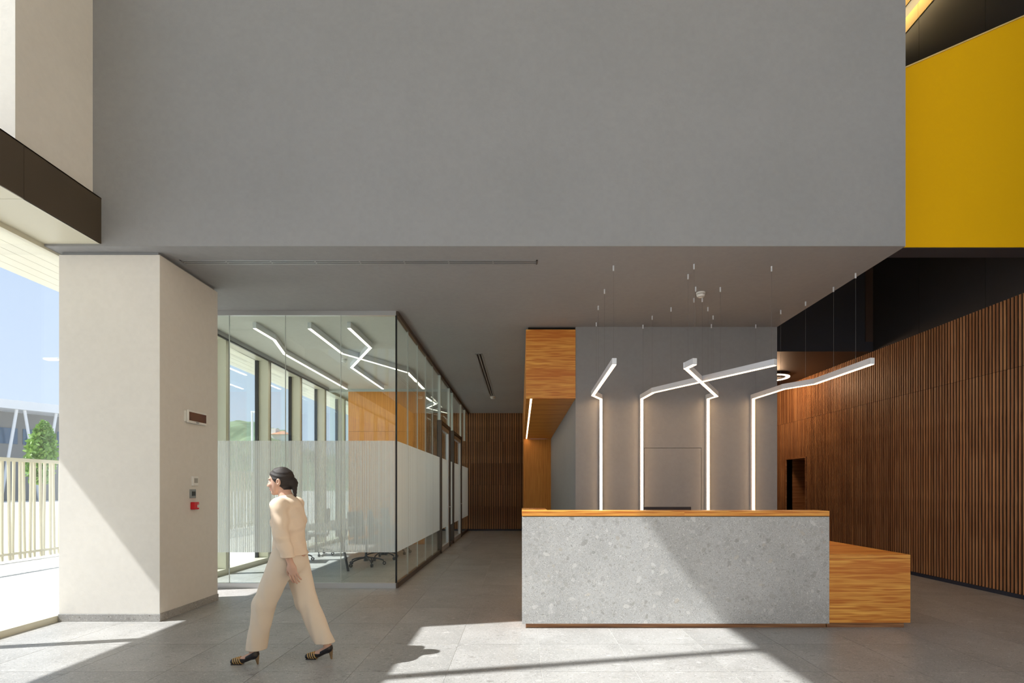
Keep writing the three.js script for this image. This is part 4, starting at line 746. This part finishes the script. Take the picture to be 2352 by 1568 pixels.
  // blouse with loose sleeves, flared hem
  const fold = (x, y, z) => 0.003 * Math.sin(y * 62 + x * 18 + z * 24) + 0.002 * Math.sin(y * 31 - z * 47 + x * 11);
  const blouse = (x, y, z) => {
    let d = cap(x, y, z * 0.78, [0, 1.20, 0], [0.005, 1.02, 0], 0.125, 0.110);
    d = smin(d, cap(x, y, z, [-0.01, 1.315, 0.14], [-0.01, 1.315, -0.14], 0.064, 0.064), 0.06);
    d = smin(d, cap(x, y, z * 0.70, [0.005, 1.30, 0], [0.005, 1.18, 0], 0.098, 0.126), 0.03);
    d = smin(d, cap(x, y, z * 0.82, [0.005, 1.0, 0], [0.012, 0.90, 0], 0.112, 0.145), 0.05);
    d = smin(d, cap(x, y, z, [-0.015, 1.36, 0], [-0.02, 1.39, 0], 0.062, 0.058), 0.03);
    d = smin(d, cap(x, y, z, J.sL, J.eL, 0.063, 0.058), 0.03); d = smin(d, cap(x, y, z, J.sR, J.eR, 0.063, 0.058), 0.03);
    const cl = [lerp(J.eL[0], J.wL[0], 0.86), lerp(J.eL[1], J.wL[1], 0.86), lerp(J.eL[2], J.wL[2], 0.86)], cr = [lerp(J.eR[0], J.wR[0], 0.86), lerp(J.eR[1], J.wR[1], 0.86), lerp(J.eR[2], J.wR[2], 0.86)];
    d = smin(d, cap(x, y, z, J.eL, cl, 0.058, 0.052), 0.02); d = smin(d, cap(x, y, z, J.eR, cr, 0.058, 0.052), 0.02);
    return Math.max(d + fold(x, y, z), 0.90 + 0.03 * x - y, y - 1.405 - 0.2 * x);
  };
  local(w, 'blouse', surfaceNet(blouse, [-0.25, 0.80, -0.36], [0.28, 1.46, 0.36], 0.0075), blouseM, 'loose cream blouse');
  // wide trousers, cut level at the hems
  const crease = (x, y, z) => 0.0035 * Math.sin(x * 70 + y * 9 + z * 40) * clamp((0.9 - y) * 2, 0, 1);
  const trousers = (x, y, z) => {
    let d = cap(x, y, z * 0.80, [0.005, 0.96, 0], [0.005, 0.84, 0], 0.118, 0.135);
    const leg = (h, k, a, s) => smin(cap(x, y, z, h, k, 0.108, 0.088), cap(x, y, z, k, [a[0], 0.05, a[2]], 0.086, 0.077), 0.03);
    d = smin(d, Math.min(leg(J.hL, J.kL, [J.aL[0] + 0.012, 0, J.aL[2]]), leg(J.hR, J.kR, [J.aR[0] + 0.02, 0, J.aR[2]])), 0.03);
    return Math.max(d + crease(x, y, z), (x < 0.03 ? 0.125 : 0.14) - y);
  };
  local(w, 'trousers', surfaceNet(trousers, [-0.42, 0.06, -0.25], [0.46, 1.12, 0.25], 0.0085), trouserM, 'wide cream trousers');
  // heeled shoes: black counter, striped toe straps, slim heel
  for (const a of [J.aL, J.aR]) {
    const f = foot(a), z0 = a[2];
    const shoe = local(w, 'shoe', surfaceNet((x, y, z) => Math.max(f(x, y, z) - 0.005, y - (0.060 + 0.55 * Math.max(0, x - (a[0] - 0.07))), y > 0.05 && x < a[0] - 0.05 ? 0.01 : -1), [a[0] - 0.21, -0.005, z0 - 0.06], [a[0] + 0.07, a[1] + 0.03, z0 + 0.06], 0.005), blackLeather, 'black heeled shoe with gold stripes');
    for (let k = 0; k < 4; k++) { const x = a[0] - 0.095 - k * 0.020; local(shoe, 'strap', surfaceNet((p, q, r) => Math.max(f(p, q, r) - 0.008, Math.abs(p - x + (q - 0.03) * 0.4) - 0.0055), [x - 0.04, 0, z0 - 0.05], [x + 0.04, 0.09, z0 + 0.05], 0.004), goldLeather); }
    local(shoe, 'heel', metric(new THREE.CatmullRomCurve3([V(a[0] + 0.030, a[1] - 0.055, z0), V(a[0] + 0.040, a[1] * 0.45, z0), V(a[0] + 0.040, 0, z0)]) && rod(V(a[0] + 0.040, 0, z0), V(a[0] + 0.030, a[1] - 0.05, z0), 0.0065, 12, 0.021)), heelM);
    local(shoe, 'sole', metric(new RoundedBoxGeometry(0.088, 0.008, 0.052, 2, 0.003).translate(a[0] - 0.130, 0.004, z0)), blackLeather);
  }
}
renderer.render(scene, camera);
